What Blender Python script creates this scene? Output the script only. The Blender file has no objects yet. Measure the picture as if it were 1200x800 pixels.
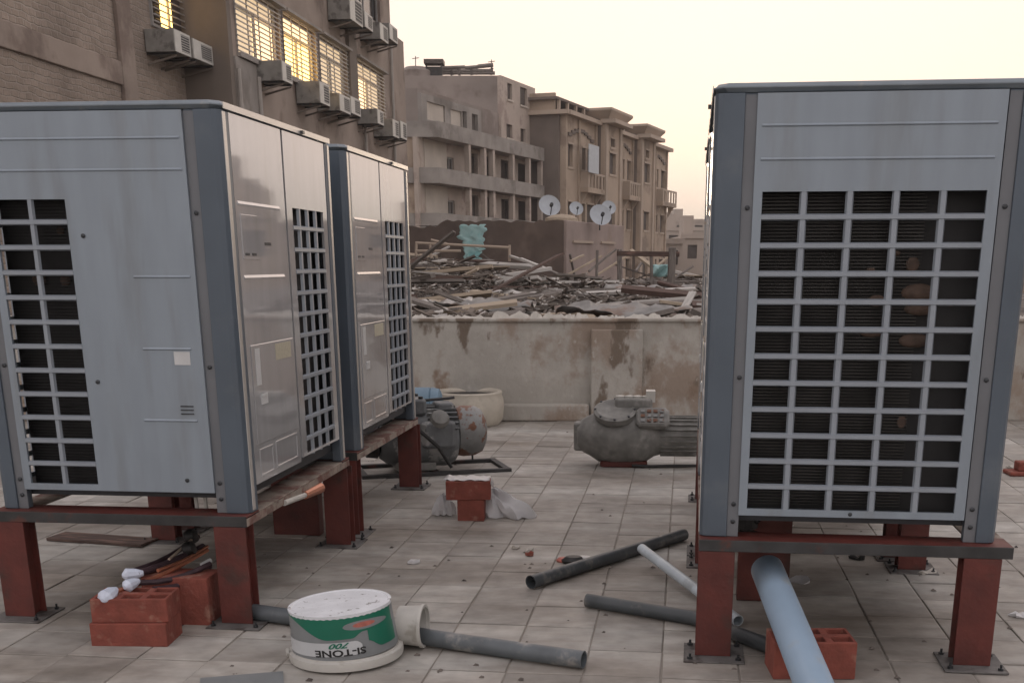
import bpy, math, random
from mathutils import Vector, Matrix
PI=math.pi
S=bpy.context.scene
COL=S.collection
# ------------------------------------------------------------------ camera (the upper part of a taller frame: lens shift)
FPX,TH,HC,CX,CY=1339.55,.2972,1.5263,652.44,718.9
cam=bpy.data.cameras.new('camera'); camo=bpy.data.objects.new('camera',cam); COL.objects.link(camo)
camo.location=(0,0,HC); camo.rotation_euler=(PI/2-TH,0,0)
cam.sensor_width=36; cam.lens=FPX/1200*36; cam.shift_x=(600-CX)/1200; cam.shift_y=(CY-400)/1200
cam.clip_start=.05; cam.clip_end=5000
S.camera=camo
# ------------------------------------------------------------------ world, sun, exposure
RAWK=.04; SUN_EL=math.radians(3.0); SUN_AZ=math.radians(8)      # azimuth clockwise from +Y
wd=bpy.data.worlds.new("World"); S.world=wd; wd.use_nodes=True
nt=wd.node_tree; bg=nt.nodes['Background']
sky=nt.nodes.new('ShaderNodeTexSky'); sky.sky_type='NISHITA'; sky.sun_disc=False
sky.sun_elevation=SUN_EL; sky.sun_rotation=SUN_AZ; sky.dust_density=9; sky.air_density=1.2; sky.ozone_density=1; sky.altitude=0
ga=nt.nodes.new('ShaderNodeGamma'); ga.inputs['Gamma'].default_value=.05   # hazy dusk: thin high veil evens out the sky
nt.links.new(sky.outputs[0],ga.inputs['Color'])
ti=nt.nodes.new('ShaderNodeVectorMath'); ti.operation='MULTIPLY'; ti.inputs[1].default_value=(.90,.81,.81); nt.links.new(ga.outputs[0],ti.inputs[0])
rw=nt.nodes.new('ShaderNodeVectorMath'); rw.operation='SCALE'; rw.inputs['Scale'].default_value=RAWK; nt.links.new(sky.outputs[0],rw.inputs[0])
sm_=nt.nodes.new('ShaderNodeVectorMath'); sm_.operation='ADD'; nt.links.new(ti.outputs[0],sm_.inputs[0]); nt.links.new(rw.outputs[0],sm_.inputs[1])
nt.links.new(sm_.outputs[0],bg.inputs[0]); bg.inputs[1].default_value=.15
sl=bpy.data.lights.new('sun','SUN'); sl.energy=.05; sl.angle=math.radians(10); sl.color=(1,.8,.58)
so=bpy.data.objects.new('sun',sl); COL.objects.link(so)
sd=Vector((math.sin(SUN_AZ)*math.cos(SUN_EL),math.cos(SUN_AZ)*math.cos(SUN_EL),math.sin(SUN_EL)))
so.rotation_euler=sd.to_track_quat('Z','Y').to_euler(); so.location=(0,0,30)
S.view_settings.view_transform='Standard'; S.view_settings.look='None'; S.view_settings.gamma=1
S.view_settings.exposure=2.84
S.render.engine='CYCLES'
S.cycles.max_bounces=6
# ------------------------------------------------------------------ measuring helpers
def ray(px,py):
    x=(px-CX)/FPX; y=(CY-py)/FPX; c,s=math.cos(TH),math.sin(TH)
    return Vector((x,c+y*s,-s+y*c))
def G(px,py,z=0):
    r=ray(px,py); t=(z-HC)/r.z; return Vector((0,0,HC))+r*t
def AT(px,py,Y):
    r=ray(px,py); return Vector((0,0,HC))+r*(Y/r.y)
def PLN(px,py,O,a):
    d=Vector((math.sin(a),math.cos(a))); n=Vector((d.y,-d.x)); r=ray(px,py); r2=Vector((r.x,r.y)); o=Vector((O[0],O[1]))
    t=o.dot(n)/r2.dot(n); p=r2*t
    return (p-o).dot(d), HC+r.z*t
# ------------------------------------------------------------------ mesh helpers
class MB:
    def __init__(s): s.v=[]; s.f=[]
    def add(s,vs,fs,M=None):
        n=len(s.v)
        for p in vs:
            p=Vector(p); s.v.append(M@p if M else p)
        s.f+= [tuple(n+i for i in f) for f in fs]; return s
    def box(s,x0,x1,y0,y1,z0,z1,M=None):
        return s.add([(x0,y0,z0),(x1,y0,z0),(x1,y1,z0),(x0,y1,z0),(x0,y0,z1),(x1,y0,z1),(x1,y1,z1),(x0,y1,z1)],
            [(0,3,2,1),(4,5,6,7),(0,1,5,4),(1,2,6,5),(2,3,7,6),(3,0,4,7)],M)
    def bevbox(s,x0,x1,y0,y1,z0,z1,b,M=None):
        # box with all horizontal-plan corners and top edge chamfered
        def ring(i,z): return [(x0+b+i,y0+i,z),(x1-b-i,y0+i,z),(x1-i,y0+b+i,z),(x1-i,y1-b-i,z),(x1-b-i,y1-i,z),(x0+b+i,y1-i,z),(x0+i,y1-b-i,z),(x0+i,y0+b+i,z)]
        vs=ring(b*.5,z0)+ring(0,z0+b*.6)+ring(0,z1-b*.6)+ring(b*.5,z1)
        fs=[tuple(reversed(range(8))),tuple(range(24,32))]
        for k in range(3):
            for i in range(8): j=(i+1)%8; fs.append((k*8+i,k*8+j,k*8+8+j,k*8+8+i))
        return s.add(vs,fs,M)
    def prism(s,pts,z0,z1,M=None):
        n=len(pts); vs=[(x,y,z0) for x,y in pts]+[(x,y,z1) for x,y in pts]
        fs=[tuple(reversed(range(n))),tuple(range(n,2*n))]+[(i,(i+1)%n,n+(i+1)%n,n+i) for i in range(n)]
        return s.add(vs,fs,M)
    def lathe(s,prof,seg=24,M=None,cap=True):
        vs=[];fs=[];n=len(prof)
        for r,z in prof:
            for k in range(seg): a=2*PI*k/seg; vs.append((r*math.cos(a),r*math.sin(a),z))
        for i in range(n-1):
            for k in range(seg): j=(k+1)%seg; fs.append((i*seg+k,i*seg+j,i*seg+seg+j,i*seg+seg+k))
        if cap: fs.append(tuple(reversed(range(seg)))); fs.append(tuple(range((n-1)*seg,n*seg)))
        return s.add(vs,fs,M)
    def tube(s,path,r,seg=10,cap=True,ri=None,M=None):
        path=[Vector(p) for p in path]; vs=[];fs=[];n=len(path)
        for i,p in enumerate(path):
            t=(path[min(i+1,n-1)]-path[max(i-1,0)]).normalized()
            u=t.cross(Vector((0,0,1)))
            if u.length<.05: u=t.cross(Vector((1,0,0)))
            u.normalize(); w=u.cross(t)
            rr=r[i] if isinstance(r,(list,tuple)) else r
            for k in range(seg): a=2*PI*k/seg; vs.append(p+u*rr*math.cos(a)+w*rr*math.sin(a))
        for i in range(n-1):
            for k in range(seg): j=(k+1)%seg; fs.append((i*seg+j,i*seg+k,i*seg+seg+k,i*seg+seg+j))
        if ri:  # open ends: inner wall
            o=len(vs)
            for i,p in enumerate(path):
                for k in range(seg): vs.append(p+(vs[i*seg+k]-p)*(ri/(r if not isinstance(r,(list,tuple)) else r[i])))
            for i in range(n-1):
                for k in range(seg): j=(k+1)%seg; fs.append((o+i*seg+k,o+i*seg+j,o+i*seg+seg+j,o+i*seg+seg+k))
            for i in (0,n-1):
                for k in range(seg):
                    j=(k+1)%seg; q=(i*seg+k,i*seg+j,o+i*seg+j,o+i*seg+k); fs.append(q if i==0 else tuple(reversed(q)))
        elif cap: fs.append(tuple(range(seg))); fs.append(tuple(reversed(range((n-1)*seg,n*seg))))
        return s.add(vs,fs,M)
    def holed(s,plane,x0,x1,z0,z1,holes,y0,y1):
        """wall slab in the x-z plane, thickness y0..y1, rectangular holes (hx0,hx1,hz0,hz1)"""
        xs=sorted(set([x0,x1]+[max(x0,min(x1,v)) for h in holes for v in h[:2]])); zs=sorted(set([z0,z1]+[max(z0,min(z1,v)) for h in holes for v in h[2:]]))
        def P(x,y,z): return (x,y,z) if plane=='x' else (y,x,z)
        vid={}; vs=[]; fs=[]
        def V(x,y,z):
            k=(x,y,z)
            if k not in vid: vid[k]=len(vs); vs.append(P(x,y,z))
            return vid[k]
        def inh(cx,cz):
            if not(x0<cx<x1 and z0<cz<z1): return True
            return any(h[0]<cx<h[1] and h[2]<cz<h[3] for h in holes)
        for i in range(len(xs)-1):
            for j in range(len(zs)-1):
                a,b,c,d=xs[i],xs[i+1],zs[j],zs[j+1]; mx,mz=(a+b)/2,(c+d)/2
                if inh(mx,mz): continue
                fs.append((V(a,y0,c),V(b,y0,c),V(b,y0,d),V(a,y0,d))); fs.append((V(a,y1,c),V(a,y1,d),V(b,y1,d),V(b,y1,c)))
                e=1e-4
                if inh(a-e,mz): fs.append((V(a,y0,c),V(a,y0,d),V(a,y1,d),V(a,y1,c)))
                if inh(b+e,mz): fs.append((V(b,y0,c),V(b,y1,c),V(b,y1,d),V(b,y0,d)))
                if inh(mx,c-e): fs.append((V(a,y0,c),V(a,y1,c),V(b,y1,c),V(b,y0,c)))
                if inh(mx,d+e): fs.append((V(a,y0,d),V(b,y0,d),V(b,y1,d),V(a,y1,d)))
        return s.add(vs,fs)
    def mesh(s,name):
        m=bpy.data.meshes.new(name); m.from_pydata([tuple(v) for v in s.v],[],s.f); m.update(); return m
    def build(s,name,mat,parent=None,smooth=False,bevel=0,angle=35):
        m=s.mesh(name); m.materials.append(mat)
        import bmesh
        bm=bmesh.new(); bm.from_mesh(m); bmesh.ops.recalc_face_normals(bm,faces=bm.faces); bm.to_mesh(m); bm.free()
        o=bpy.data.objects.new(name,m); COL.objects.link(o)
        if parent: o.parent=parent
        if smooth:
            for p in m.polygons: p.use_smooth=True
            m.set_sharp_from_angle(angle=math.radians(angle))
        if bevel:
            b=o.modifiers.new('b','BEVEL'); b.width=bevel; b.segments=2; b.limit_method='ANGLE'
        return o
def inst(name,src,parent,loc=(0,0,0),rot=None,scale=None):
    o=bpy.data.objects.new(name,src if isinstance(src,bpy.types.Mesh) else src.data); COL.objects.link(o); o.parent=parent; o.location=loc
    if rot: o.rotation_euler=rot
    if scale: o.scale=scale
    return o
def tag(o,label=None,cat=None,group=None,kind=None):
    if label: o['label']=label
    if cat: o['category']=cat
    if group: o['group']=group
    if kind: o['kind']=kind
    return o
def empty(name,loc,rz,label,cat,group=None):
    o=bpy.data.objects.new(name,None); COL.objects.link(o); o.location=loc; o.rotation_euler=(0,0,rz); o.empty_display_size=.1
    return tag(o,label,cat,group)
def copy_tree(o,parent=None):
    c=o.copy(); COL.objects.link(c)
    if parent: c.parent=parent
    for ch in o.children: copy_tree(ch,c)
    return c
# ------------------------------------------------------------------ materials
def mat(name,c,rough=.7,metal=0,var=.15,scale=6,bump=0,bscale=40,spec=.5,c2=None,c2amt=.5,c2scale=2.5,emit=None,detail=6,stretch=None,spread=.12,coat=0,world=True):
    m=bpy.data.materials.new(name); m.use_nodes=True; n=m.node_tree.nodes; L=m.node_tree.links; b=n['Principled BSDF']
    b.inputs['Roughness'].default_value=rough; b.inputs['Metallic'].default_value=metal; b.inputs['Specular IOR Level'].default_value=spec
    b.inputs['Coat Weight'].default_value=coat; b.inputs['Coat Roughness'].default_value=.03
    tc=n.new('ShaderNodeTexCoord'); mp=n.new('ShaderNodeMapping'); L.new(tc.outputs['Object'],mp.inputs[0])
    if stretch: mp.inputs['Scale'].default_value=stretch
    if world:
        oi=n.new('ShaderNodeObjectInfo'); ad=n.new('ShaderNodeVectorMath'); ad.operation='ADD'
        cmb=n.new('ShaderNodeVectorMath'); cmb.operation='SCALE'; cmb.inputs[0].default_value=(17,31,11); L.new(oi.outputs['Random'],cmb.inputs['Scale'])
        L.new(mp.outputs[0],ad.inputs[0]); L.new(cmb.outputs[0],ad.inputs[1]); vec=ad.outputs[0]
    else: vec=mp.outputs[0]
    t=n.new('ShaderNodeTexNoise'); t.inputs['Scale'].default_value=scale; t.inputs['Detail'].default_value=detail; L.new(vec,t.inputs['Vector'])
    r=n.new('ShaderNodeMapRange'); r.inputs[1].default_value=.3; r.inputs[2].default_value=.7; r.inputs[3].default_value=1-var; r.inputs[4].default_value=1+var; L.new(t.outputs[0],r.inputs[0])
    mx=n.new('ShaderNodeVectorMath'); mx.operation='SCALE'; L.new(r.outputs[0],mx.inputs['Scale'])
    if c2:
        t2=n.new('ShaderNodeTexNoise'); t2.inputs['Scale'].default_value=c2scale; t2.inputs['Detail'].default_value=8; t2.inputs['Roughness'].default_value=.62; L.new(vec,t2.inputs['Vector'])
        r2=n.new('ShaderNodeMapRange'); r2.interpolation_type='SMOOTHSTEP'; r2.inputs[1].default_value=c2amt; r2.inputs[2].default_value=c2amt+spread; L.new(t2.outputs[0],r2.inputs[0])
        mc=n.new('ShaderNodeMix'); mc.data_type='RGBA'; mc.inputs[6].default_value=(*c,1); mc.inputs[7].default_value=(*c2,1); L.new(r2.outputs[0],mc.inputs[0]); L.new(mc.outputs[2],mx.inputs[0])
    else: mx.inputs[0].default_value=c
    L.new(mx.outputs[0],b.inputs['Base Color'])
    if bump:
        bn=n.new('ShaderNodeBump'); bn.inputs['Strength'].default_value=bump; bn.inputs['Distance'].default_value=.01
        t3=n.new('ShaderNodeTexNoise'); t3.inputs['Scale'].default_value=bscale; t3.inputs['Detail'].default_value=5; L.new(vec,t3.inputs['Vector']); L.new(t3.outputs[0],bn.inputs['Height']); L.new(bn.outputs[0],b.inputs['Normal'])
    if emit: b.inputs['Emission Color'].default_value=(*emit[:3],1); b.inputs['Emission Strength'].default_value=emit[3]
    return m
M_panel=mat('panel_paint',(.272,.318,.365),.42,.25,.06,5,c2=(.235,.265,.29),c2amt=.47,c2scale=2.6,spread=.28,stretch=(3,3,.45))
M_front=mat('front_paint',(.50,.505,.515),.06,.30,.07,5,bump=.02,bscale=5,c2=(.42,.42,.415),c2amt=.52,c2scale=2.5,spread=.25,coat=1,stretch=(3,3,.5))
M_post=mat('post_paint',(.10,.126,.156),.42,.25,.08,4,c2=(.15,.17,.19),c2amt=.52,c2scale=3,spread=.3)
M_post2=mat('post_strip_paint',(.17,.18,.195),.45,.25,.08,4)
M_cap=mat('cap_paint',(.2,.235,.265),.4,.2,.12,8,c2=(.3,.31,.3),c2amt=.58,c2scale=5)
M_edge=mat('edge_sky_glint',(.6,.58,.55),.25,.5,.05,5)  # pale tone paints in the sky glint on the front edges
M_bar=mat('grille_paint',(.29,.325,.365),.4,.2,.06,9)
M_dark=mat('coil_dark',(.012,.012,.013),.6,0,.3,12)
M_fin=mat('coil_fin',(.045,.044,.042),.4,.6,.5,7)
M_brownrefl=mat('brown_reflection',(.085,.055,.04),.7,0,.4,25)  # brown that paints in reflections behind the grille bars
M_groove=mat('panel_gap',(.03,.033,.038),.6)
M_rust=mat('red_oxide_steel',(.105,.023,.017),.6,.0,.25,9,bump=.25,bscale=50,c2=(.06,.026,.02),c2amt=.52,c2scale=5,spread=.2)
M_steel=mat('dark_steel',(.045,.045,.045),.6,.2,.3,9,bump=.2,c2=(.1,.04,.03),c2amt=.56,c2scale=6)
M_dusty=mat('dusty_red_steel',(.15,.07,.055),.8,0,.25,9,bump=.2,c2=(.29,.245,.205),c2amt=.38,c2scale=7,spread=.2)
M_base=mat('base_plate_steel',(.14,.135,.13),.7,.2,.25,12,bump=.2,c2=(.07,.06,.055),c2amt=.5,c2scale=8)
M_sticker=mat('white_sticker',(.55,.56,.56),.5,0,.06,20)
M_sticker2=mat('yellow_sticker',(.46,.43,.33),.5,0,.1,60)
M_black=mat('black_rubber',(.015,.015,.015),.5)
M_bolt=mat('bolt_metal',(.06,.065,.07),.4,.7)
M_pvc=mat('grey_pvc',(.105,.12,.13),.42,0,.2,9,c2=(.26,.25,.235),c2amt=.52,c2scale=7,spread=.15)
M_pvcd=mat('dark_grey_pvc',(.055,.063,.068),.45,0,.2,9,c2=(.16,.155,.145),c2amt=.52,c2scale=6,spread=.15)
M_pvcl=mat('pale_pvc',(.5,.56,.6),.4,0,.1,9,c2=(.38,.42,.44),c2amt=.52,c2scale=6)
M_pvcb=mat('pale_blue_pvc',(.31,.42,.54),.4,0,.08,5,c2=(.33,.37,.40),c2amt=.53,c2scale=5,spread=.2)
M_brick=mat('red_clay',(.22,.06,.042),.85,0,.2,14,bump=.5,bscale=60,c2=(.3,.15,.11),c2amt=.55,c2scale=9)
M_white=mat('white_plastic',(.5,.49,.455),.5,0,.1,12,c2=(.36,.34,.3),c2amt=.58,c2scale=9)
M_lidw=mat('bucket_base_plastic',(.7,.72,.75),.5,0,.1,14,c2=(.25,.24,.24),c2amt=.61,c2scale=22,spread=.04)
M_green=mat('bucket_green_print',(.005,.14,.085),.4,0,.1,8)
M_bgrey=mat('bucket_grey_print',(.2,.215,.22),.45,0,.12,8,c2=(.36,.36,.35),c2amt=.64,c2scale=5)
M_bwhite=mat('bucket_white_band',(.5,.52,.53),.45,0,.06,8)
M_ink=mat('black_ink',(.01,.01,.01),.5); M_redink=mat('red_print',(.42,.13,.1),.5,0,.3,30)
M_bag=mat('white_plastic_film',(.72,.72,.73),.35,0,.08,10,bump=.3,bscale=14)
M_bag.node_tree.nodes['Principled BSDF'].inputs['Transmission Weight'].default_value=.35
M_motor=mat('grey_green_cast_iron',(.2,.198,.185),.6,.1,.25,14,bump=.3,bscale=30,c2=(.24,.235,.22),c2amt=.54,c2scale=7)
M_motor2=mat('blue_grey_cast_iron',(.13,.138,.142),.55,.1,.25,9,bump=.3,bscale=30,c2=(.3,.3,.29),c2amt=.55,c2scale=6,spread=.06)
M_rusty=mat('rusted_cap',(.22,.225,.22),.55,.2,.2,9,bump=.3,c2=(.16,.075,.045),c2amt=.49,c2scale=6,spread=.04)
M_basin=mat('cream_basin',(.48,.44,.37),.6,0,.1,7,c2=(.3,.27,.22),c2amt=.55,c2scale=3,spread=.2)
M_blue=mat('blue_plastic',(.13,.21,.28),.5,0,.12,8)
M_tape=mat('white_blue_tape',(.62,.68,.8),.5,0,.12,30)
M_ins=mat('dark_pipe_wrap',(.05,.028,.035),.6,0,.3,30)
M_orange=mat('bare_copper_pipe',(.5,.2,.12),.35,.7,.15,20)
M_wood=mat('weathered_grey_wood',(.17,.15,.135),.9,0,.35,5,bump=.4,bscale=30,stretch=(1,8,8),c2=(.3,.28,.25),c2amt=.55,c2scale=4)
M_wood2=mat('pale_wood',(.4,.33,.25),.85,0,.25,5,stretch=(1,8,8),c2=(.25,.2,.16),c2amt=.55)
M_wood3=mat('dark_red_wood',(.09,.06,.05),.9,0,.35,5,stretch=(1,8,8),c2=(.16,.1,.08),c2amt=.5)
M_wood4=mat('whitewashed_wood',(.52,.5,.47),.85,0,.2,5,stretch=(1,8,8),c2=(.3,.28,.26),c2amt=.56)
M_rubble=mat('roof_rubble',(.15,.13,.115),.95,0,.4,5,bump=.8,bscale=9,c2=(.06,.05,.045),c2amt=.5,c2scale=2)
M_junk=mat('junk_mix',(.13,.108,.09),.9,0,.6,2.7,c2=(.46,.44,.41),c2amt=.56,c2scale=5,spread=.04)
M_teal=mat('torn_teal_sheet',(.33,.52,.52),.6,0,.12,4,c2=(.2,.42,.43),c2amt=.5,c2scale=2)
M_tin=mat('corrugated_tin',(.24,.235,.225),.6,.2,.3,4,c2=(.16,.11,.085),c2amt=.5,c2scale=2)
M_tile=None
def floor_mat():
    m=bpy.data.materials.new('cement_tile'); m.use_nodes=True; n=m.node_tree.nodes; L=m.node_tree.links; b=n['Principled BSDF']
    b.inputs['Roughness'].default_value=.62
    ge=n.new('ShaderNodeNewGeometry'); oi=n.new('ShaderNodeObjectInfo')
    mpf=n.new('ShaderNodeMapping'); mpf.inputs['Scale'].default_value=(.8,2.0,1); mpf.inputs['Rotation'].default_value=(0,0,.3); L.new(ge.outputs['Position'],mpf.inputs[0])
    t=n.new('ShaderNodeTexNoise'); t.inputs['Scale'].default_value=.75; t.inputs['Detail'].default_value=12; t.inputs['Roughness'].default_value=.68; L.new(mpf.outputs[0],t.inputs['Vector'])
    cr=n.new('ShaderNodeValToRGB'); e=cr.color_ramp.elements
    e[0].position=.32; e[0].color=(.185,.158,.13,1); e[1].position=.63; e[1].color=(.43,.42,.39,1)
    x=cr.color_ramp.elements.new(.5); x.color=(.315,.292,.262,1); L.new(t.outputs[0],cr.inputs[0])
    t2=n.new('ShaderNodeTexNoise'); t2.inputs['Scale'].default_value=9; t2.inputs['Detail'].default_value=8; L.new(ge.outputs['Position'],t2.inputs['Vector'])
    r=n.new('ShaderNodeMapRange'); r.inputs[1].default_value=.3; r.inputs[2].default_value=.7; r.inputs[3].default_value=.8; r.inputs[4].default_value=1.16; L.new(t2.outputs[0],r.inputs[0])
    r3=n.new('ShaderNodeMapRange'); r3.inputs[3].default_value=.84; r3.inputs[4].default_value=1.14; 
    def dot(vec):
        d=n.new('ShaderNodeVectorMath'); d.operation='DOT_PRODUCT'; L.new(sub.outputs[0],d.inputs[0]); d.inputs[1].default_value=vec
        f=n.new('ShaderNodeMath'); f.operation='FLOOR'; L.new(d.outputs['Value'],f.inputs[0]); return f.outputs[0]
    sub=n.new('ShaderNodeVectorMath'); sub.operation='SUBTRACT'; L.new(ge.outputs['Position'],sub.inputs[0]); o_=G(733.5,590); sub.inputs[1].default_value=tuple(o_)
    wn=n.new('ShaderNodeTexWhiteNoise'); cbx=n.new('ShaderNodeCombineXYZ'); L.new(dot((math.cos(.108)/.302,-math.sin(.108)/.302,0)),cbx.inputs[0]); L.new(dot((math.sin(.108)/.302,math.cos(.108)/.302,0)),cbx.inputs[1]); L.new(cbx.outputs[0],wn.inputs['Vector'])
    L.new(wn.outputs['Value'],r3.inputs[0])
    at=n.new('ShaderNodeAttribute'); at.attribute_name='tone'; 
    ma=n.new('ShaderNodeMath'); ma.operation='MULTIPLY'; L.new(r.outputs[0],ma.inputs[0]); L.new(r3.outputs[0],ma.inputs[1])
    # dark spots
    v=n.new('ShaderNodeTexNoise'); v.inputs['Scale'].default_value=26; v.inputs['Detail'].default_value=3; L.new(ge.outputs['Position'],v.inputs['Vector'])
    r4=n.new('ShaderNodeMapRange'); r4.inputs[1].default_value=.24; r4.inputs[2].default_value=.30; r4.inputs[3].default_value=.82; r4.inputs[4].default_value=1; L.new(v.outputs[0],r4.inputs[0])
    mb=n.new('ShaderNodeMath'); mb.operation='MULTIPLY'; L.new(ma.outputs[0],mb.inputs[0]); L.new(r4.outputs[0],mb.inputs[1])
    sc=n.new('ShaderNodeVectorMath'); sc.operation='SCALE'; L.new(cr.outputs[0],sc.inputs[0]); L.new(mb.outputs[0],sc.inputs['Scale'])
    L.new(sc.outputs[0],b.inputs['Base Color'])
    bn=n.new('ShaderNodeBump'); bn.inputs['Strength'].default_value=.35; bn.inputs['Distance'].default_value=.01; L.new(t2.outputs[0],bn.inputs['Height']); L.new(bn.outputs[0],b.inputs['Normal'])
    return m
M_tile=floor_mat()
M_joint=mat('joint_mortar',(.26,.235,.205),.9,0,.2,6,bump=.3,world=False)
def plaster_mat():
    m=bpy.data.materials.new('stained_plaster'); m.use_nodes=True; n=m.node_tree.nodes; L=m.node_tree.links; b=n['Principled BSDF']; b.inputs['Roughness'].default_value=.9
    tc=n.new('ShaderNodeTexCoord'); mp=n.new('ShaderNodeMapping'); mp.inputs['Scale'].default_value=(1,1,.8); L.new(tc.outputs['Object'],mp.inputs[0])
    def noise(s,d=8,rg=.6,vec=mp.outputs[0]):
        t=n.new('ShaderNodeTexNoise'); t.inputs['Scale'].default_value=s; t.inputs['Detail'].default_value=d; t.inputs['Roughness'].default_value=rg; L.new(vec,t.inputs['Vector']); return t.outputs[0]
    def rng(v,a,c,lo=0,hi=1):
        r=n.new('ShaderNodeMapRange'); r.interpolation_type='SMOOTHSTEP'; r.inputs[1].default_value=a; r.inputs[2].default_value=c; r.inputs[3].default_value=lo; r.inputs[4].default_value=hi; L.new(v,r.inputs[0]); return r.outputs[0]
    def mix(f,a,c):
        x=n.new('ShaderNodeMix'); x.data_type='RGBA'; L.new(f,x.inputs[0])
        for k,v in ((6,a),(7,c)):
            if isinstance(v,tuple): x.inputs[k].default_value=(*v,1)
            else: L.new(v,x.inputs[k])
        return x.outputs[2]
    c=mix(rng(noise(1.6),.4,.62),(.36,.34,.305),(.45,.43,.39))
    c=mix(rng(noise(.9,9,.62),.47,.56),c,(.29,.235,.19))
    c=mix(rng(noise(2.3,9,.65),.56,.68),c,(.24,.18,.135))
    mp2=n.new('ShaderNodeMapping'); mp2.inputs['Scale'].default_value=(1,1,.5); mp2.inputs['Location'].default_value=(4.3,0,9.1); L.new(tc.outputs['Object'],mp2.inputs[0])
    c=mix(rng(noise(1.9,9,.6,mp2.outputs[0]),.56,.61),c,(.17,.135,.105))
    c=mix(rng(noise(14,4),.62,.7,0,.5),c,(.5,.48,.44))
    L.new(c,b.inputs['Base Color'])
    bn=n.new('ShaderNodeBump'); bn.inputs['Strength'].default_value=.6; bn.inputs['Distance'].default_value=.02; L.new(noise(11,8),bn.inputs['Height']); L.new(bn.outputs[0],b.inputs['Normal'])
    return m
M_plaster=plaster_mat()
M_glump=mat('pale_mortar_lumps',(.5,.475,.43),.8,0,.15,9)
def brickwall(name,c1,c2,mort,sc=1,bumpd=.02):
    m=bpy.data.materials.new(name); m.use_nodes=True; n=m.node_tree.nodes; L=m.node_tree.links; b=n['Principled BSDF']; b.inputs['Roughness'].default_value=.92
    tc=n.new('ShaderNodeTexCoord'); sp=n.new('ShaderNodeSeparateXYZ'); L.new(tc.outputs['Object'],sp.inputs[0])
    ad=n.new('ShaderNodeMath'); L.new(sp.outputs[0],ad.inputs[0]); L.new(sp.outputs[1],ad.inputs[1])
    cb=n.new('ShaderNodeCombineXYZ'); L.new(ad.outputs[0],cb.inputs[0]); L.new(sp.outputs[2],cb.inputs[1])
    nz=n.new('ShaderNodeTexNoise'); nz.inputs['Scale'].default_value=2.2; nz.inputs['Detail'].default_value=6; L.new(tc.outputs['Object'],nz.inputs['Vector'])
    dm=n.new('ShaderNodeVectorMath'); dm.operation='SCALE'; L.new(nz.outputs[1],dm.inputs[0]); dm.inputs['Scale'].default_value=.12
    av=n.new('ShaderNodeVectorMath'); L.new(cb.outputs[0],av.inputs[0]); L.new(dm.outputs[0],av.inputs[1])
    br=n.new('ShaderNodeTexBrick'); br.inputs['Scale'].default_value=sc; br.inputs['Brick Width'].default_value=.25; br.inputs['Row Height'].default_value=.13; br.inputs['Mortar Size'].default_value=.018; br.inputs['Mortar Smooth'].default_value=.6
    br.inputs['Color1'].default_value=(*c1,1); br.inputs['Color2'].default_value=(*c2,1); br.inputs['Mortar'].default_value=(*mort,1); L.new(av.outputs[0],br.inputs['Vector'])
    t=n.new('ShaderNodeTexNoise'); t.inputs['Scale'].default_value=.6; t.inputs['Detail'].default_value=8; L.new(tc.outputs['Object'],t.inputs['Vector'])
    r=n.new('ShaderNodeMapRange'); r.inputs[1].default_value=.3; r.inputs[2].default_value=.7; r.inputs[3].default_value=.72; r.inputs[4].default_value=1.2; L.new(t.outputs[0],r.inputs[0])
    s2=n.new('ShaderNodeVectorMath'); s2.operation='SCALE'; L.new(br.outputs[0],s2.inputs[0]); L.new(r.outputs[0],s2.inputs['Scale']); L.new(s2.outputs[0],b.inputs['Base Color'])
    t5=n.new('ShaderNodeTexNoise'); t5.inputs['Scale'].default_value=5; t5.inputs['Detail'].default_value=6; L.new(tc.outputs['Object'],t5.inputs['Vector'])
    sm=n.new('ShaderNodeMath'); sm.operation='MULTIPLY_ADD'; L.new(br.outputs['Fac'],sm.inputs[0]); sm.inputs[1].default_value=-.6; L.new(t5.outputs[0],sm.inputs[2])
    bn=n.new('ShaderNodeBump'); bn.inputs['Strength'].default_value=.8; bn.inputs['Distance'].default_value=bumpd; L.new(sm.outputs[0],bn.inputs['Height']); L.new(bn.outputs[0],b.inputs['Normal'])
    return m
M_bwall=brickwall('rough_mortared_brick',(.32,.26,.215),(.265,.215,.175),(.35,.30,.255),1,.05)
M_render=mat('brown_render',(.31,.255,.215),.92,0,.16,.8,bump=.5,bscale=7,c2=(.2,.155,.13),c2amt=.5,c2scale=.5,world=False)
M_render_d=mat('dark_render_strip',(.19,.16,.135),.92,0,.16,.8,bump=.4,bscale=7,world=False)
M_concrete=mat('raw_concrete',(.31,.285,.26),.92,0,.18,.9,bump=.3,bscale=4,c2=(.2,.18,.16),c2amt=.52,c2scale=.4,world=False)
M_flatgrey=mat('grey_render',(.29,.25,.225),.92,0,.16,.4,c2=(.2,.165,.145),c2amt=.5,c2scale=.3,world=False)
M_pinkish=mat('pale_pink_render',(.47,.40,.345),.92,0,.2,.5,c2=(.3,.24,.21),c2amt=.52,c2scale=.5,world=False)
M_cream=mat('cream_render',(.5,.45,.39),.92,0,.15,.7,world=False)
M_rear=mat('dark_brick_side',(.17,.14,.12),.92,0,.2,.6,world=False)  # dark brown for side wall, bay cores, roof slabs and mouldings
M_sand=mat('sandy_stone',(.42,.335,.26),.92,0,.15,.4,c2=(.27,.21,.165),c2amt=.5,c2scale=.35,world=False)
M_sandl=mat('pale_sandstone_trim',(.44,.36,.29),.9,0,.12,.5,world=False)
M_shed=mat('shed_mud_render',(.13,.1,.085),.95,0,.2,1.2,bump=.7,bscale=5,c2=(.17,.13,.11),c2amt=.5,c2scale=.7,world=False)
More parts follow.
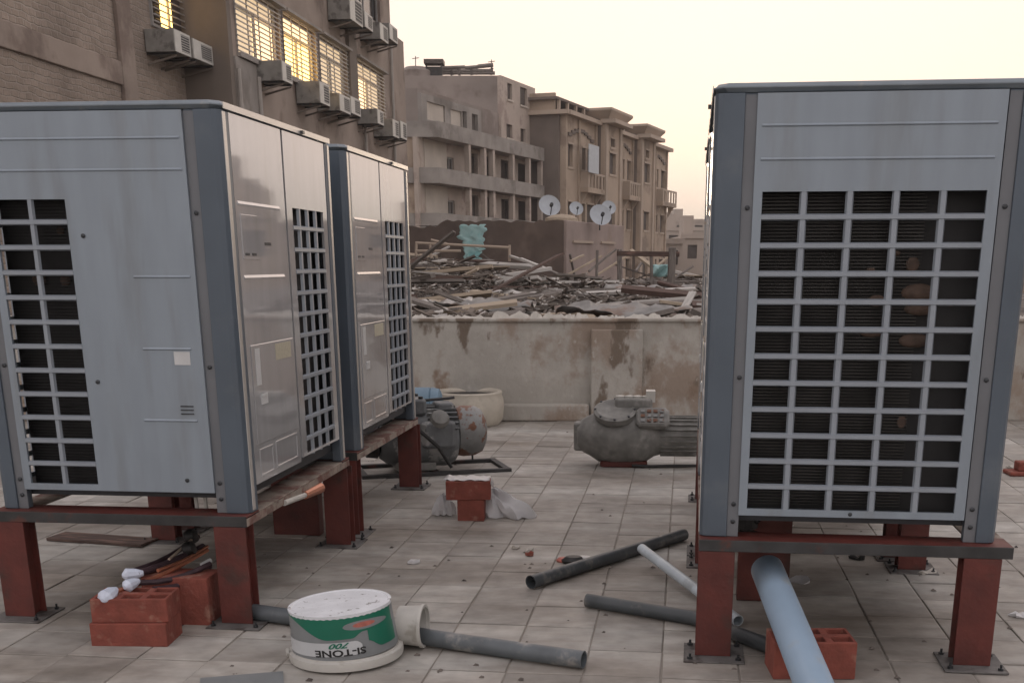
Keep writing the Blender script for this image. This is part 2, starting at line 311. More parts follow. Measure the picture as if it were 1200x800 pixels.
M_shed2=mat('shed_side_render',(.31,.25,.225),.95,0,.15,1.2,bump=.5,bscale=5,c2=(.33,.26,.22),c2amt=.55,c2scale=.7,world=False)
M_glass=mat('dark_window_glass',(.035,.035,.038),.12,0,.2,3)
M_shutter=mat('dark_shutter',(.09,.075,.065),.7,0,.2,3)
M_curtain=mat('glowing_pale_curtain',(.62,.58,.52),.8,0,.12,5,stretch=(8,8,.5),emit=(1,.72,.42,.10))  # warm glow put into the curtain itself by emission
M_lit=mat('lit_yellow_window',(.7,.5,.15),.6,0,.2,3,emit=(1,.62,.2,.09*6))
M_lit2=mat('dim_lit_curtain',(.6,.5,.35),.7,0,.2,3,emit=(1,.66,.35,.28))
M_wframe=mat('aluminium_window_frame',(.33,.32,.31),.5,.2,.1,5)
M_wbar=mat('painted_security_bar',(.38,.36,.34),.5,.1,.2,5)
M_acw=mat('ac_white_grille',(.55,.54,.5),.5,0,.08,5)
M_acg=mat('ac_grey_case',(.26,.25,.23),.6,.1,.15,5,c2=(.14,.13,.12),c2amt=.5,c2scale=3)
M_acd=mat('ac_dark_coil',(.05,.05,.05),.6)
M_dish=mat('dish_grey_white',(.42,.46,.5),.5,0,.08,5)
M_far=mat('far_pale_buildings',(.42,.36,.31),.95,0,.1,.1,world=False)
M_street=mat('city_ground',(.14,.12,.1),.95,0,.2,.05,world=False)
M_pipe=mat('drain_pipe_paint',(.36,.33,.3),.6,0,.1,3)

# ------------------------------------------------------------------ setting: city ground, roof slab, tiles
AL,AR=.1057,.1153
b=MB(); b.box(-600,600,-600,600,-16.2,-16); tag(b.build('ground',M_street),kind='structure')
W0,W1=11.72,11.98              # parapet wall front/back distance
b=MB(); b.box(-11.0,11,-6,W0+.2,-.5,-.005); fl=tag(b.build('roof_floor',M_joint),kind='structure')
# tiles 0.3 m, aligned with the machines
random.seed(4)
ta=.108; td=Vector((math.sin(ta),math.cos(ta),0)); tw=Vector((td.y,-td.x,0)); T=.302
def inview(p,mx=0):
    v=p-Vector((0,0,HC)); c,s=math.cos(TH),math.sin(TH); d=v.y*c-v.z*s
    if d<.3: return None
    return CX+FPX*v.x/d, CY-FPX*(v.y*s+v.z*c)/d
cells=[]
off=G(733.5,590)
for i in range(-34,34):
    for j in range(-30,30):
        p=off+tw*(T*(i+.5))+td*(T*(j+.5)); p.z=0
        if not(-10.8<p.x<10.8 and -5.5<p.y<W0-.02): continue
        q=inview(p); vis= q and -20<q[0]<1220 and 480<q[1]<835
        cells.append((0 if vis else 1,p.y,i,j,p))
cells.sort(key=lambda c:(c[0],c[1]))
tb=MB(); g=.002
def tile_shape(k):
    b=MB(); r=random.Random(k); h=T/2-g
    pts=[]
    for (sx,sy) in ((-1,-1),(1,-1),(1,1),(-1,1)): pts.append((sx*(h-r.uniform(0,.003)),sy*(h-r.uniform(0,.003))))
    e=.004
    vs=[(x,y,-.014) for x,y in pts]+[(x,y,-.002) for x,y in pts]+[(x*(1-e/h),y*(1-e/h),0) for x,y in pts]
    fs=[(8,9,10,11)]+[(i,(i+1)%4,4+(i+1)%4,4+i) for i in range(4)]+[(4+i,4+(i+1)%4,8+(i+1)%4,8+i) for i in range(4)]
    b.add(vs,fs); return b
tms=[]
for k in range(5):
    m=tile_shape(k).mesh('tile'); m.materials.append(M_tile); tms.append(m)
restt=MB()
for n_,(v,y,i,j,p) in enumerate(cells):
    rz=-ta+random.uniform(-.006,.006); dz=random.uniform(-.003,.003); rx=random.uniform(-.006,.006); ry=random.uniform(-.006,.006)
    if n_<300:
        o=bpy.data.objects.new('tile',random.choice(tms)); COL.objects.link(o); o.parent=fl; o.location=(p.x,p.y,dz); o.rotation_euler=(rx,ry,rz)
    else:
        Mx=Matrix.Translation((p.x,p.y,dz))@Matrix.Rotation(rz,4,'Z')@Matrix.Rotation(rx,4,'X')@Matrix.Rotation(ry,4,'Y')
        t=tile_shape(j%5); restt.add(t.v,t.f,Mx)
# colour variation per tile in the joined field
o=restt.build('tile_field',M_tile,fl); tag(o,kind='stuff')
# ------------------------------------------------------------------ parapet wall
pw=empty('parapet_wall',(0,W0,0),0,'stained cement parapet wall across the far side of the roof','wall')
b=MB()
# front skin with gentle unevenness
nx,nz=120,10; x0,x1=-11,11; zt=.975
vs=[];fs=[]
rr=random.Random(8)
for i in range(nx+1):
    for k in range(nz+1):
        vs.append((x0+(x1-x0)*i/nx, rr.uniform(-.012,.012), zt*k/nz if k<nz else zt+rr.uniform(-.008,.008)))
for i in range(nx):
    for k in range(nz): a=i*(nz+1)+k; fs.append((a,a+nz+1,a+nz+2,a+1))
b.add(vs,fs); b.box(x0,x1,.02,.26,-16,zt-.01)
b.build('wall_face',M_plaster,pw,smooth=True)
b=MB(); pa=AT(692,480,W0).x; pb=AT(751,480,W0).x; b.bevbox(pa,pb,-.09,.05,0,.90,.012); b.build('pilaster',M_plaster,pw)
b=MB(); b.box(x0,AT(690,480,W0).x,-.10,.02,0,.17); b.build('plinth',M_plaster,pw,bevel=.02)
b=MB(); b.box(-11,11,-.03,.28,zt-.005,zt+.03); b.build('coping',M_plaster,pw,bevel=.012)
b=MB(); x=-6
while x<8:
    w=rr.uniform(.10,.26); n=6; h=rr.choice((.006,.015,.03,.05)); y=rr.uniform(0,.08); vs=[]
    for i in range(n+1):
        t=i/n; hh=(h*math.sin(PI*t)**.7+rr.uniform(0,.034))*(.4 if i in(0,n) else 1); xx=x+w*t
        vs+=[(xx,y,zt+.024),(xx,y+.02+rr.uniform(0,.02),zt+.028+hh),(xx,y+.09,zt+.028+hh*.8),(xx,y+.13,zt+.024)]
    fs=[(0,1,2,3),(n*4+3,n*4+2,n*4+1,n*4)]
    for i in range(n):
        q=i*4; fs+=[(q,q+4,q+5,q+1),(q+1,q+5,q+6,q+2),(q+2,q+6,q+7,q+3)]
    b.add(vs,fs)
    x+=w*rr.uniform(.85,1.05) if rr.random()<.8 else w+rr.uniform(.05,.25)
tag(b.build('mortar_lumps',M_glump,pw),kind='stuff')

# ------------------------------------------------------------------ outdoor units
Wd,Ld=1.1404,1.4802; zB,zP,zT=.4885,.5765,2.1385; gT,gB=1.773,.6035
H0=zT-zB
def ridge(b,x0,x1,z,plane,y,out,h=.006):
    """pressed line: small triangular ridge on a panel; plane 'x' panel spans x, faces out*y"""
    p=.005*out
    if plane=='x': vs=[(x0,y,z+h),(x1,y,z+h),(x0,y+p,z-h*.2),(x1,y+p,z-h*.2),(x0,y,z-h),(x1,y,z-h)]
    else: vs=[(y,x0,z+h),(y,x1,z+h),(y+p,x0,z-h*.2),(y+p,x1,z-h*.2),(y,x0,z-h),(y,x1,z-h)]
    b.add(vs,[(0,1,3,2),(2,3,5,4),(0,2,4),(1,5,3)])
def post(b,sx,sy):
    """corner post; local corner 0,0, extends to + along u (end face) and v (long face)"""
    return
def make_unit():
    root=empty('outdoor_unit',(0,0,0),0,'x','air conditioner')
    # cap
    c=MB(); e=.007; c.bevbox(-e,Wd+e,-e,Ld+e,H0-.033,H0,.035); tc_=c.build('top_cap',M_cap,root,bevel=.003)
    c=MB(); c.box(Wd+e-.0005,Wd+e+.003,.03,Ld-.03,H0-.030,H0-.006); c.build('cap_glint_strip',M_edge,tc_)  # added strip, sky glint on the cap edge put into its colour
    # top fans recess rings (top is not seen from the roof)
    for fy in (.4,1.08):
        f=MB(); f.lathe([(.3,H0-.01),(.3,H0+.004),(.27,H0+.004),(.27,H0-.005)],28,Matrix.Translation((Wd/2,fy,0)),cap=False); fo=f.build('fan_ring',M_bar,root,smooth=True)
        g_=MB()
        for k in range(5): r=.05+k*.045; g_.lathe([(r,H0+.003),(r+.006,H0+.003)],24,Matrix.Translation((Wd/2,fy,0)),cap=False)
        g_.build('fan_guard',M_dark,fo)
    # posts: profile on plan, for front side (x=Wd) and back side (x=0)
    def plan(uf):   # u = from the corner along the end face, v = along the long side
        uo=uf
        return [(0,.03),(.012,.008),(.03,0),(uo-.045,0),(uo-.045,.012),(uo,.012),(uo,.05),(.05,.05),(.05,.098),(0,.098)]
    for (fx,fy) in ((1,0),(1,1),(0,0),(0,1)):
        uf=.152 if fx else .122
        pts=[((Wd-u) if fx else u,(Ld-v) if fy else v) for u,v in plan(uf)]
        q=MB(); q.prism(pts,0,H0-.034); po=q.build('corner_post',M_post,root,bevel=.003)
        yy=.0115 if not fy else Ld-.0115
        s_=MB(); xa,xb=sorted([(Wd-(uf-.044)) if fx else uf-.044,(Wd-uf) if fx else uf])
        s_.box(xa,xb,min(yy,yy+(-.002 if not fy else .002)),max(yy,yy+(-.002 if not fy else .002)),.0,H0-.04)
        s_.build('screw_strip',M_post2,po)
        # front wrap of the post, its sky reflection painted as a pale strip
        if fx:
            ya,yb=(.03,.06) if not fy else (Ld-.06,Ld-.03)
            s_=MB(); s_.box(Wd-.001,Wd+.003,ya,yb,.01,H0-.04); s_.build('edge_glint_strip',M_edge,po)
        for zz in (.06,.13,.62,1.23):
            bx=(xa+xb)/2; s_=MB(); s_.lathe([(.009,0),(.009,.005),(.004,.008)],10,Matrix.Translation((bx,yy-.002 if not fy else yy+.002,zz))@Matrix.Rotation(PI/2 if not fy else -PI/2,4,'X'))
            s_.build('screw',M_bolt,po)
    # inner dark core
    c=MB(); c.box(.12,Wd-.08,.10,Ld-.10,zP-zB+.01,H0-.05); core=c.build('coil_block',M_dark,root)
    def fins(name,parent,plane,a0,a1,y,z0,z1,n,m=M_fin):
        f=MB()
        for k in range(n):
            z=z0+(z1-z0)*(k+.5)/n
            if plane=='x': f.box(a0,a1,y-.004,y+.004,z-.0018,z+.0018)
            else: f.box(y-.004,y+.004,a0,a1,z-.0018,z+.0018)
        tag(f.build(name,m,parent),kind='stuff')
    zb,zg,zgt=zP-zB,gB-zB,gT-zB
    rowpitch=(zgt-zg+.0236)/12
    barmesh={}
    def bars(parent,plane,a0,a1,ncol,y,out,wv):
        """horizontal and vertical grille bars inside the opening"""
        def bar(L_,w_,key):
            if key not in barmesh:
                q=MB(); t=w_/2; q.add([(-L_/2,-.006,-t),(L_/2,-.006,-t),(L_/2,-.006,t),(-L_/2,-.006,t),(-L_/2,.006,-t*.6),(L_/2,.006,-t*.6),(L_/2,.006,t*.6),(-L_/2,.006,t*.6)],
                   [(0,1,2,3),(4,7,6,5),(0,4,5,1),(2,6,7,3),(1,5,6,2),(0,3,7,4)])
                mm=q.mesh('grille_bar'); mm.materials.append(M_bar); barmesh[key]=mm
            return barmesh[key]
        L_=a1-a0
        for k in range(1,12):
            z=zg+rowpitch*k-.0118
            o=inst('grille_bar',bar(L_,.0236,('h',plane,round(L_,3))),parent)
            ang=0 if plane=='x' else PI/2
            if (plane=='x' and out<0): pass
            o.location=((a0+a1)/2,y,z) if plane=='x' else (y,(a0+a1)/2,z)
            # narrow face outwards
            o.rotation_euler=(0,0,{('x',-1):PI,('x',1):0,('y',1):-PI/2,('y',-1):PI/2}[(plane,out)])
        cw=(L_-wv*(ncol-1))/ncol
        for k in range(1,ncol):
            x=a0+k*(cw+wv)-wv/2
            o=inst('grille_bar',bar(zgt-zg,wv,('v',plane,wv)),parent)
            yy=y-out*.0035
            o.location=(x,yy,(zg+zgt)/2) if plane=='x' else (yy,x,(zg+zgt)/2)
            R=Matrix.Rotation({('x',-1):PI,('x',1):0,('y',1):-PI/2,('y',-1):PI/2}[(plane,out)],4,'Z')@Matrix.Rotation(PI/2,4,'Y')
            o.rotation_euler=R.to_euler()
    # --- end B (y=0): x local = Wd-u
    pl=MB(); u=lambda v:Wd-v
    pl.holed('x',u(1.018),u(.153),zb,H0-.036,[(u(.985),u(.676),zg,zgt)],-.002,.012)
    for z in (2.001-zB,1.883-zB): ridge(pl,u(1.0),u(.17),z,'x',-.002,-1)
    ridge(pl,u(.417),u(.175),1.472-zB,'x',-.002,-1); ridge(pl,u(.409),u(.20),1.183-zB,'x',-.002,-1); ridge(pl,u(.434),u(.20),.886-zB,'x',-.002,-1)
    pB=pl.build('side_panel',M_panel,root)
    bars(pB,'x',u(.985),u(.676),2,.002,-1,.027)
    s_=MB(); s_.box(u(.276),u(.207),-.004,-.002,1.118-zB,1.172-zB); st=s_.build('warning_label',M_sticker,pB)
    s_=MB()
    for k in range(3): s_.box(u(.268),u(.212),-.006,-.003,.912-zB+k*.016,.917-zB+k*.016)
    s_.build('vent_slot',M_groove,pB)
    for (uu,zz) in ((.614,1.632),(.624,1.044),(.27,.63)):
        s_=MB(); s_.lathe([(.009,0),(.009,.004),(.004,.007)],10,Matrix.Translation((u(uu),-.002,zz-zB))@Matrix.Rotation(PI/2,4,'X')); s_.build('screw',M_bolt,pB)
    fins('coil_fins',core,'x',.14,.50,.075,zb+.03,H0-.3,96,M_dark)
    # brown blobs standing in for the brownish reflections in the cavity
    for (uu,zz,rw) in ((.76,1.655,.022),(.88,1.46,.04),(.765,1.455,.03),(.72,1.15,.012)):
        s_=MB(); s_.lathe([(p*rw*.8,q*rw*.8) for p,q in [(.001,-1),(.38,-.92),(.7,-.71),(.92,-.38),(1,0),(.92,.38),(.7,.71),(.38,.92),(.001,1)]],14,Matrix.Translation((u(uu),.09,zz-zB))@Matrix.Scale(.4,4,(0,1,0))); s_.build('reflection_blob',M_brownrefl,core,smooth=True)
    # --- end A (y=Ld) : seen rotated by 180 deg; distance from front side corner = uA
    a=lambda v:Wd-v
    pl=MB(); pl.holed('x',a(1.012),a(.150),zb,H0-.036,[(a(.972),a(.182),zg,zgt)],Ld-.012,Ld+.002)
    for z in (1.996-zB,1.883-zB): ridge(pl,a(.985),a(.17),z,'x',Ld+.002,1)
    pA=pl.build('side_panel',M_panel,root)
    bars(pA,'x',a(.972),a(.182),5,Ld-.002,1,.0295)
    for xx in (a(.58),): 
        s_=MB(); s_.lathe([(.008,0),(.008,.004),(.004,.006)],10,Matrix.Translation((xx,Ld+.002,zb+.014))@Matrix.Rotation(-PI/2,4,'X')); s_.build('screw',M_bolt,pA)
    f=MB()
    for k in range(96):
        z=zg+(zgt-zg)*(k+.5)/96; f.box(.36,1.0,Ld-.088,Ld-.080,z-.0022,z+.0022)
    tag(f.build('coil_fins',M_fin,core),kind='stuff')
    for (uu,zz,rw,hh) in ((.63,1.39,.04,1),(.78,1.42,.075,.8),(.79,1.36,.07,.6),(.78,1.245,.07,.7),(.75,1.52,.03,1.7),(.60,1.50,.02,1),(.76,.94,.022,2),(.92,1.69,.012,1),(.62,1.27,.05,.5),(.90,1.38,.02,1),(.68,1.56,.03,.6)):
        s_=MB(); s_.lathe([(p*rw*.85,q*rw*.55*hh) for p,q in [(.001,-1),(.38,-.92),(.7,-.71),(.92,-.38),(1,0),(.92,.38),(.7,.71),(.38,.92),(.001,1)]],16,Matrix.Translation((a(uu),Ld-.083,zz-zB))@Matrix.Scale(.25,4,(0,1,0))); s_.build('reflection_blob',M_brownrefl,core,smooth=True)  # reflections behind the five column grille, shaped as flat brown blobs
    # --- front (x=Wd)
    X=Wd-.002
    pl=MB(); pl.box(X-.012,X,.104,.722,zb+.02,H0-.036)
    for z,v0,v1 in ((1.762,.13,.64),(1.468,.14,.65)): ridge(pl,v0,v1,z-zB,'y',X,1,.009)
    sp=pl.build('service_panel',M_front,root)
    s_=MB(); s_.box(X,X+.004,.15,.705,.765-zB,1.188-zB); cv=s_.build('access_cover',M_front,sp,bevel=.002)
    s_=MB(); s_.box(X+.004,X+.0055,.190,.245,1.015-zB,1.172-zB); s_.build('white_sticker',M_sticker,sp)
    s_=MB(); s_.box(X+.004,X+.0055,.45,.66,1.105-zB,1.176-zB); ys=s_.build('wiring_sticker',M_sticker2,sp)
    s_=MB(); s_.box(X+.001,X+.007,.225,.305,.93-zB,.975-zB); s_.box(X+.001,X+.010,.235,.295,.962-zB,.969-zB); s_.build('handle',M_sticker,sp)
    s_=MB(); s_.box(X-.001,X+.003,.15,.34,1.54-zB,1.72-zB); s_.build('badge_plate',M_front,sp,bevel=.002)
    s_=MB()
    for (p0,p1) in ((.17,.22),(.25,.30)): s_.box(X+.001,X+.0045,p0,p1,1.556-zB,1.566-zB)
    s_.box(X,X+.0015,.42,.50,1.60-zB,1.612-zB); s_.build('slot',M_groove,sp)
    s_=MB()
    for (p0,p1,z0_,z1_) in ((.17,.34,.62,.74),(.38,.68,.625,.745)):
        s_.holed('y',p0,p1,z0_-zB,z1_-zB,[(p0+.008,p1-.008,z0_-zB+.008,z1_-zB-.008)],X-.001,X+.003)
    s_.build('knockout_outline',M_front,sp)
    pl=MB(); pl.holed('y',.746,1.372,zb+.035,H0-.036,[(.825,1.305,zg+.02,zgt)],X-.012,X)
    gp=pl.build('grille_panel',M_front,root)
    # horizontals longer than opening cell
    zg0=zg; 
    bars(gp,'y',.825,1.305,4,X-.004,1,.03)
    s_=MB(); s_.box(Wd-.085,Wd-.078,.84,.92,zgt-.06,zgt-.01); s_.build('white_tag',M_sticker,gp)
    g_=MB(); g_.box(Wd-.03,Wd-.016,.05,Ld-.05,zb+.04,H0-.04); g_.box(Wd-.016,Wd-.0145,.722,.746,zb+.02,H0-.05)
    # backing: hollow round the grille opening so that the coil shows
    g_=MB(); g_.holed('y',.06,Ld-.06,zb+.03,H0-.04,[(.80,1.33,zg-.0,zgt+.02)],Wd-.03,Wd-.018); g_.build('inner_frame',M_groove,root)
    # --- back
    pl=MB(); pl.holed('y',.10,Ld-.10,zb,H0-.036,[(.16,Ld-.16,zg,zgt)],0.002,.014); pk=pl.build('back_panel',M_panel,root)
    bars(pk,'y',.16,Ld-.16,8,.006,-1,.03)
    # base tray and feet
    s_=MB(); s_.box(.03,Wd-.05,.06,Ld-.06,.055,zb+.012); s_.build('base_tray',M_groove,root)
    # small bolts on the top rim
    for v in (.98,): 
        s_=MB(); s_.box(Wd+.008,Wd+.022,v,v+.03,H0-.028,H0-.014); s_.build('lifting_lug',M_bolt,root)
    return root
unit=make_unit()
dL=Vector((math.sin(AL),math.cos(AL),0)); wL=Vector((dL.y,-dL.x,0)); dR=Vector((math.sin(AR),math.cos(AR),0)); wR=Vector((dR.y,-dR.x,0))
P1=Vector((-1.3259,4.8608,0)); P2=Vector((.5668,4.442,0)); GAP=.269
labs=['nearest grey outdoor unit on the left, side panel with two grille columns facing the camera',
 'grey outdoor unit on the left behind the nearest one, closer to the parapet wall',
 'tall grey outdoor unit on the right with a full five column grille facing the camera',
 'grey outdoor unit hidden behind the big one on the right, only its bright edge showing']
locs=[(P1-wL*Wd,-AL),(P1-wL*Wd+dL*(Ld+GAP),-AL),(P2+wR*Wd+dR*Ld,-AR+PI),(P2+wR*Wd+dR*(2*Ld+GAP),-AR+PI)]
for k,(l,r) in enumerate(locs):
    o=unit if k==0 else copy_tree(unit)
    o.location=l+Vector((0,0,zB+.002)); o.rotation_euler=(0,0,r); o['label']=labs[k]; o['group']='outdoor air conditioning units'
# ------------------------------------------------------------------ steel support frames
def make_frame(left):
    fr=empty('support_frame',(0,0,0),0,'x','steel stand','red steel stands under the outdoor units')
    e=.057; x0,x1=(-.02,Wd+.0) if left else (0.0,Wd+.055)
    bt=.046; t=0
    yN,yF=-e,Ld+.055
    # near and far beams, as channels open downwards
    def chan(b,xa,xb,ya,yb):
        b.box(xa,xb,ya,yb,zB-.008,zB); 
    for (ya,yb,nm) in ((yN,yN+.16,'cross_beam'),(yF-.14,yF,'cross_beam')):
        b=MB(); b.box(x0,x1,ya+.006,yb,zB-.008,zB); b.build('beam_flange',M_rust if 1 else M_dusty,fr,bevel=.002)
        b=MB(); b.box(x0,x1,ya,ya+.006,zB-bt,zB-.0); b.box(x0,x1,yb-.008,yb-.002,zB-bt,zB-.009); b.build(nm,M_steel,fr,bevel=.002)
    for (xa,xb,side) in ((x0,x0+.14,0),(x1-.14,x1,1)):
        b=MB(); b.box(xa,xb,yN+.162,yF-.142,zB-.011,zB-.003); b.build('rail_flange',M_dusty,fr,bevel=.002)
        b=MB(); xo=xa if side==0 else xb-.006; b.box(xo,xo+.006,yN+.008,yF-.002,zB-bt,zB-.012); b.build('side_rail',M_dusty,fr,bevel=.002)
    legs=[(x0+.0,yN+.001),(x1-(.16 if left else .18),yN+.001),(x0+.0,yF-.10),(x1-.15,yF-.10)]
    if left: legs=[(x0+.0,yN+.001),(x1-.15,yN+.001),(x0,yF-.10),(x1-.13,yF-.10)]
    for (lx,ly) in legs:
        b=MB(); wl=.142; dl=.10
        b.box(lx,lx+wl,ly,ly+.008,.0082,zB-bt-.001); b.box(lx,lx+wl,ly+dl-.008,ly+dl,.0082,zB-bt-.001); b.box(lx+wl/2-.045,lx+wl/2+.045,ly+.008,ly+dl-.008,.0082,zB-bt-.001)
        lg=b.build('leg',M_rust,fr,bevel=.002)
        b=MB(); b.box(lx-.045,lx+wl+.055,ly-.075,ly+dl+.06,0.001,.008); bp=b.build('base_plate',M_base,fr,bevel=.0015)
        for (px,py) in ((lx-.02,ly-.045),(lx+wl+.03,ly-.045),(lx-.02,ly+dl+.03),(lx+wl+.03,ly+dl+.03)):
            b=MB(); b.lathe([(.011,.008),(.011,.018),(.005,.018),(.005,.032)],6,Matrix.Translation((px,py,0))); b.build('anchor_bolt',M_bolt,bp)
    return fr
fl1=make_frame(True); fr1=make_frame(False)
ll=[(fl1,P1-wL*Wd,-AL,'red steel stand with dark front beam under the nearest left unit'),
 (None,P1-wL*Wd+dL*(Ld+GAP),-AL,'red steel stand under the second left unit, nearer the parapet wall'),
 (fr1,P2,-AR,'red steel stand under the big right unit with the pale blue pipe below'),
 (None,P2+dR*(Ld+GAP),-AR,'red steel stand half hidden behind the big right unit')]
for k,(o,l,r,t) in enumerate(ll):
    if o is None: o=copy_tree(fl1 if k==1 else fr1)
    o.location=l; o.rotation_euler=(0,0,r); o['label']=t
# red brace plates standing under the frames
def plate(c,w,h,th,rz,label):
    b=MB(); b.box(-w/2,w/2,0,.008,0,h); b.box(-w/2,w/2,.008,th,0,.01); b.box(-w/2,-w/2+.008,.008,th,.01,h)
    b.box(w/2-.008,w/2,.008,th,.01,h)
    o=b.build('steel_channel',M_rust,None,bevel=.002); o.location=c; o.rotation_euler=(0,0,rz); tag(o,label,'steel piece','short red steel channels set under the stands'); return o
p=G(348,627); plate((p.x,p.y,.001),.275,.40,.09,-AL,'short red steel channel between the two left stands')
p=G(893,704); plate((p.x,p.y,.001),.24,.41,.09,-AR,'short red steel channel behind the near left leg of the right stand')

# ------------------------------------------------------------------ pipes
def pipe(name,pts,r,m,label,ri=None,seg=20,cat='pipe',group='loose plastic pipes on the roof'):
    b=MB(); b.tube(pts,r,seg,ri=ri or r*.86); o=b.build(name,m,None,smooth=True,angle=50); tag(o,label,cat,group); return o
def lerp(a,c,t): return a+(c-a)*t
rA=.036
a_=G(270,722); c_=G(684,783); a_.z=c_.z=rA+.002; pipe('plastic_pipe',[lerp(a_,c_,t/6)+Vector((0,.006*math.sin(t),0)) for t in range(7)],rA,M_pvc,'long grey pipe running behind the paint bucket, open end to the right')
rB=.034
a_=G(622,690); c_=G(801,633); a_.z=c_.z=rB+.002; pipe('plastic_pipe',[lerp(a_,c_,t/5) for t in range(6)],rB,M_pvcd,'dark grey pipe lying diagonally in mid floor with its dark open end left',rB*.9)
a_=G(752,642,.10); c_=G(865,727,.028); a_.z=.098; pipe('plastic_pipe',[lerp(a_,c_,t/5) for t in range(6)],.026,M_pvcl,'pale whitish pipe leaning on the dark diagonal pipe')
a_=G(688,711); c_=G(812,732); e_=G(918,772); 
for v in (a_,c_,e_): v.z=.034
pipe('plastic_pipe',[a_,lerp(a_,c_,.5),c_,lerp(c_,e_,.5),e_],.032,M_pvcd,'dark grey pipe passing under the front left leg of the right stand')
# big pale pipe resting on a clay block, rising under the unit
uA=G(897,660,.33); uB=AT(968,850,3.55)
rE=.067
pts=[]
e0=AT(899,667,4.6); e1=AT(953,800,3.72)
dv=(e1-e0); pts=[e0+dv*t for t in (0,.25,.5,.75,1,1.35,1.7)]
pE=pipe('large_pipe',pts,.067,M_pvcb,'thick pale blue pipe slanting from under the right unit over a clay block',.060,28,'pipe',None)

# ------------------------------------------------------------------ clay blocks
def clay_block(loc,rz,sx,sy,sz,label,holes='top',grp='hollow red clay blocks',name='clay_block',m=M_brick,rot=None,parts=1):
    o=empty(name,loc,rz,label,'brick',grp)
    if rot: o.rotation_euler=rot
    b=MB(); r=random.Random(int(loc[0]*1000))
    hs=[]
    if holes=='top':
        n=3 if sx>.2 else 2; cw=sx/n
        for i in range(n):
            for j in range(2): hs.append((-sx/2+cw*i+.018,-sx/2+cw*(i+1)-.012,-sy/2+sy/2*j+.018,-sy/2+sy/2*(j+1)-.012))
        # holed slab along z: use plane x with z as y
        q=MB(); q.holed('x',-sx/2,sx/2,-sy/2,sy/2,hs,0,sz); vs=[(v.x,v.z,v.y) for v in q.v]; b.add(vs,q.f)
        b.box(-sx/2+.01,sx/2-.01,-sy/2+.01,sy/2-.01,.003,.02)
    else: b.box(-sx/2,sx/2,-sy/2,sy/2,0,sz)
    b.build('block_body',m,o,bevel=.004)
    q=MB()
    return o
p=(G(108,757)+G(198,757))/2
# two courses: lower block and upper block, seam at mid height
clay_block((p.x,p.y+.09,0),-.02,.32,.19,.10,'lower red clay block under the white taped pipe ends',holes='none')
clay_block((p.x+.005,p.y+.10,.1005),.02,.315,.185,.102,'upper hollow clay block under the white taped pipe ends, holes showing')
p=(G(192,733)+G(248,733))/2
clay_block((p.x-.04,p.y+.10,0),-.1,.30,.17,.215,'tall red clay block between the taped pipes and the left stand leg',holes='none')
p=AT(955,752,4.15)
clay_block((p.x,4.22,0),.0,.315,.19,.148,'red hollow clay block under the thick pale blue pipe')
# mid floor stack
p=G(556,611); sb=(.125)
clay_block((p.x-.02,p.y+.07,0),-.05,.165,.12,.134,'small red brick standing below the flat brick by the white bag',holes='none',grp='red bricks stacked on the white bag')
p=G(549,611)
clay_block((p.x+.0,p.y+.07,.1345),.03,.275,.13,.115,'red brick laid across the top of the small stack on the white bag',holes='none',grp='red bricks stacked on the white bag')
# white plastic bag crumpled round them
def crumple(pts,seed,amp,n=4): pass
def bag(cx,cy,rx,ry,h,seed,name,label,skew=(0,0)):
    r=random.Random(seed); b=MB(); nu,nv=30,12; ph=[r.uniform(0,6.3) for _ in range(8)]
    vs=[];fs=[]
    for j in range(nv+1):
        t=j/nv
        for i in range(nu):
            a=2*PI*i/nu
            rad=(1-t**2.2)*(1+.22*math.sin(3*a+ph[0])+.13*math.sin(7*a+ph[1]+3*t)+.08*math.sin(13*a+ph[2]-4*t))
            z=h*(t**.8)*(1+.12*math.sin(5*a+ph[3]))+.012*math.sin(9*a+6*t+ph[4])
            vs.append((cx+rx*rad*math.cos(a)+skew[0]*t,cy+ry*rad*math.sin(a)+skew[1]*t,max(.004,z+.004)))
    for j in range(nv):
        for i in range(nu): k=(i+1)%nu; fs.append((j*nu+i,j*nu+k,j*nu+nu+k,j*nu+nu+i))
    b.add(vs,fs); o=b.build(name,M_bag,None,smooth=True,angle=28); tag(o,label,'plastic bag'); return o
p=G(596,607); bag(p.x,p.y+.08,.165,.13,.15,5,'plastic_bag','crumpled translucent white bag spilling out right of the red bricks',(-.10,.03))
p=G(520,605); bag(p.x,p.y+.05,.065,.05,.12,9,'plastic_bag','small bunched end of white bag left of the red bricks')
# sheet of film over the top brick
b=MB(); r=random.Random(2); p=G(549,611)
vs=[];fs=[]
for j in range(7):
    for i in range(15):
        x=-.15+.30*i/14; y=-.05+.17*j/6; z=.252+.004*math.sin(i*1.9+j)+r.uniform(0,.004)-(.05 if x>.13 else 0)
        vs.append((p.x+x,p.y+.07+y+.01*math.sin(i),z))
for j in range(6):
    for i in range(14): a=j*15+i; fs.append((a,a+1,a+16,a+15))
b.add(vs,fs); o=b.build('plastic_film',M_bag,None,smooth=True,angle=60); o.modifiers.new('s','SOLIDIFY').thickness=.001; tag(o,'flap of white film lying on top of the crosswise red brick','plastic film')

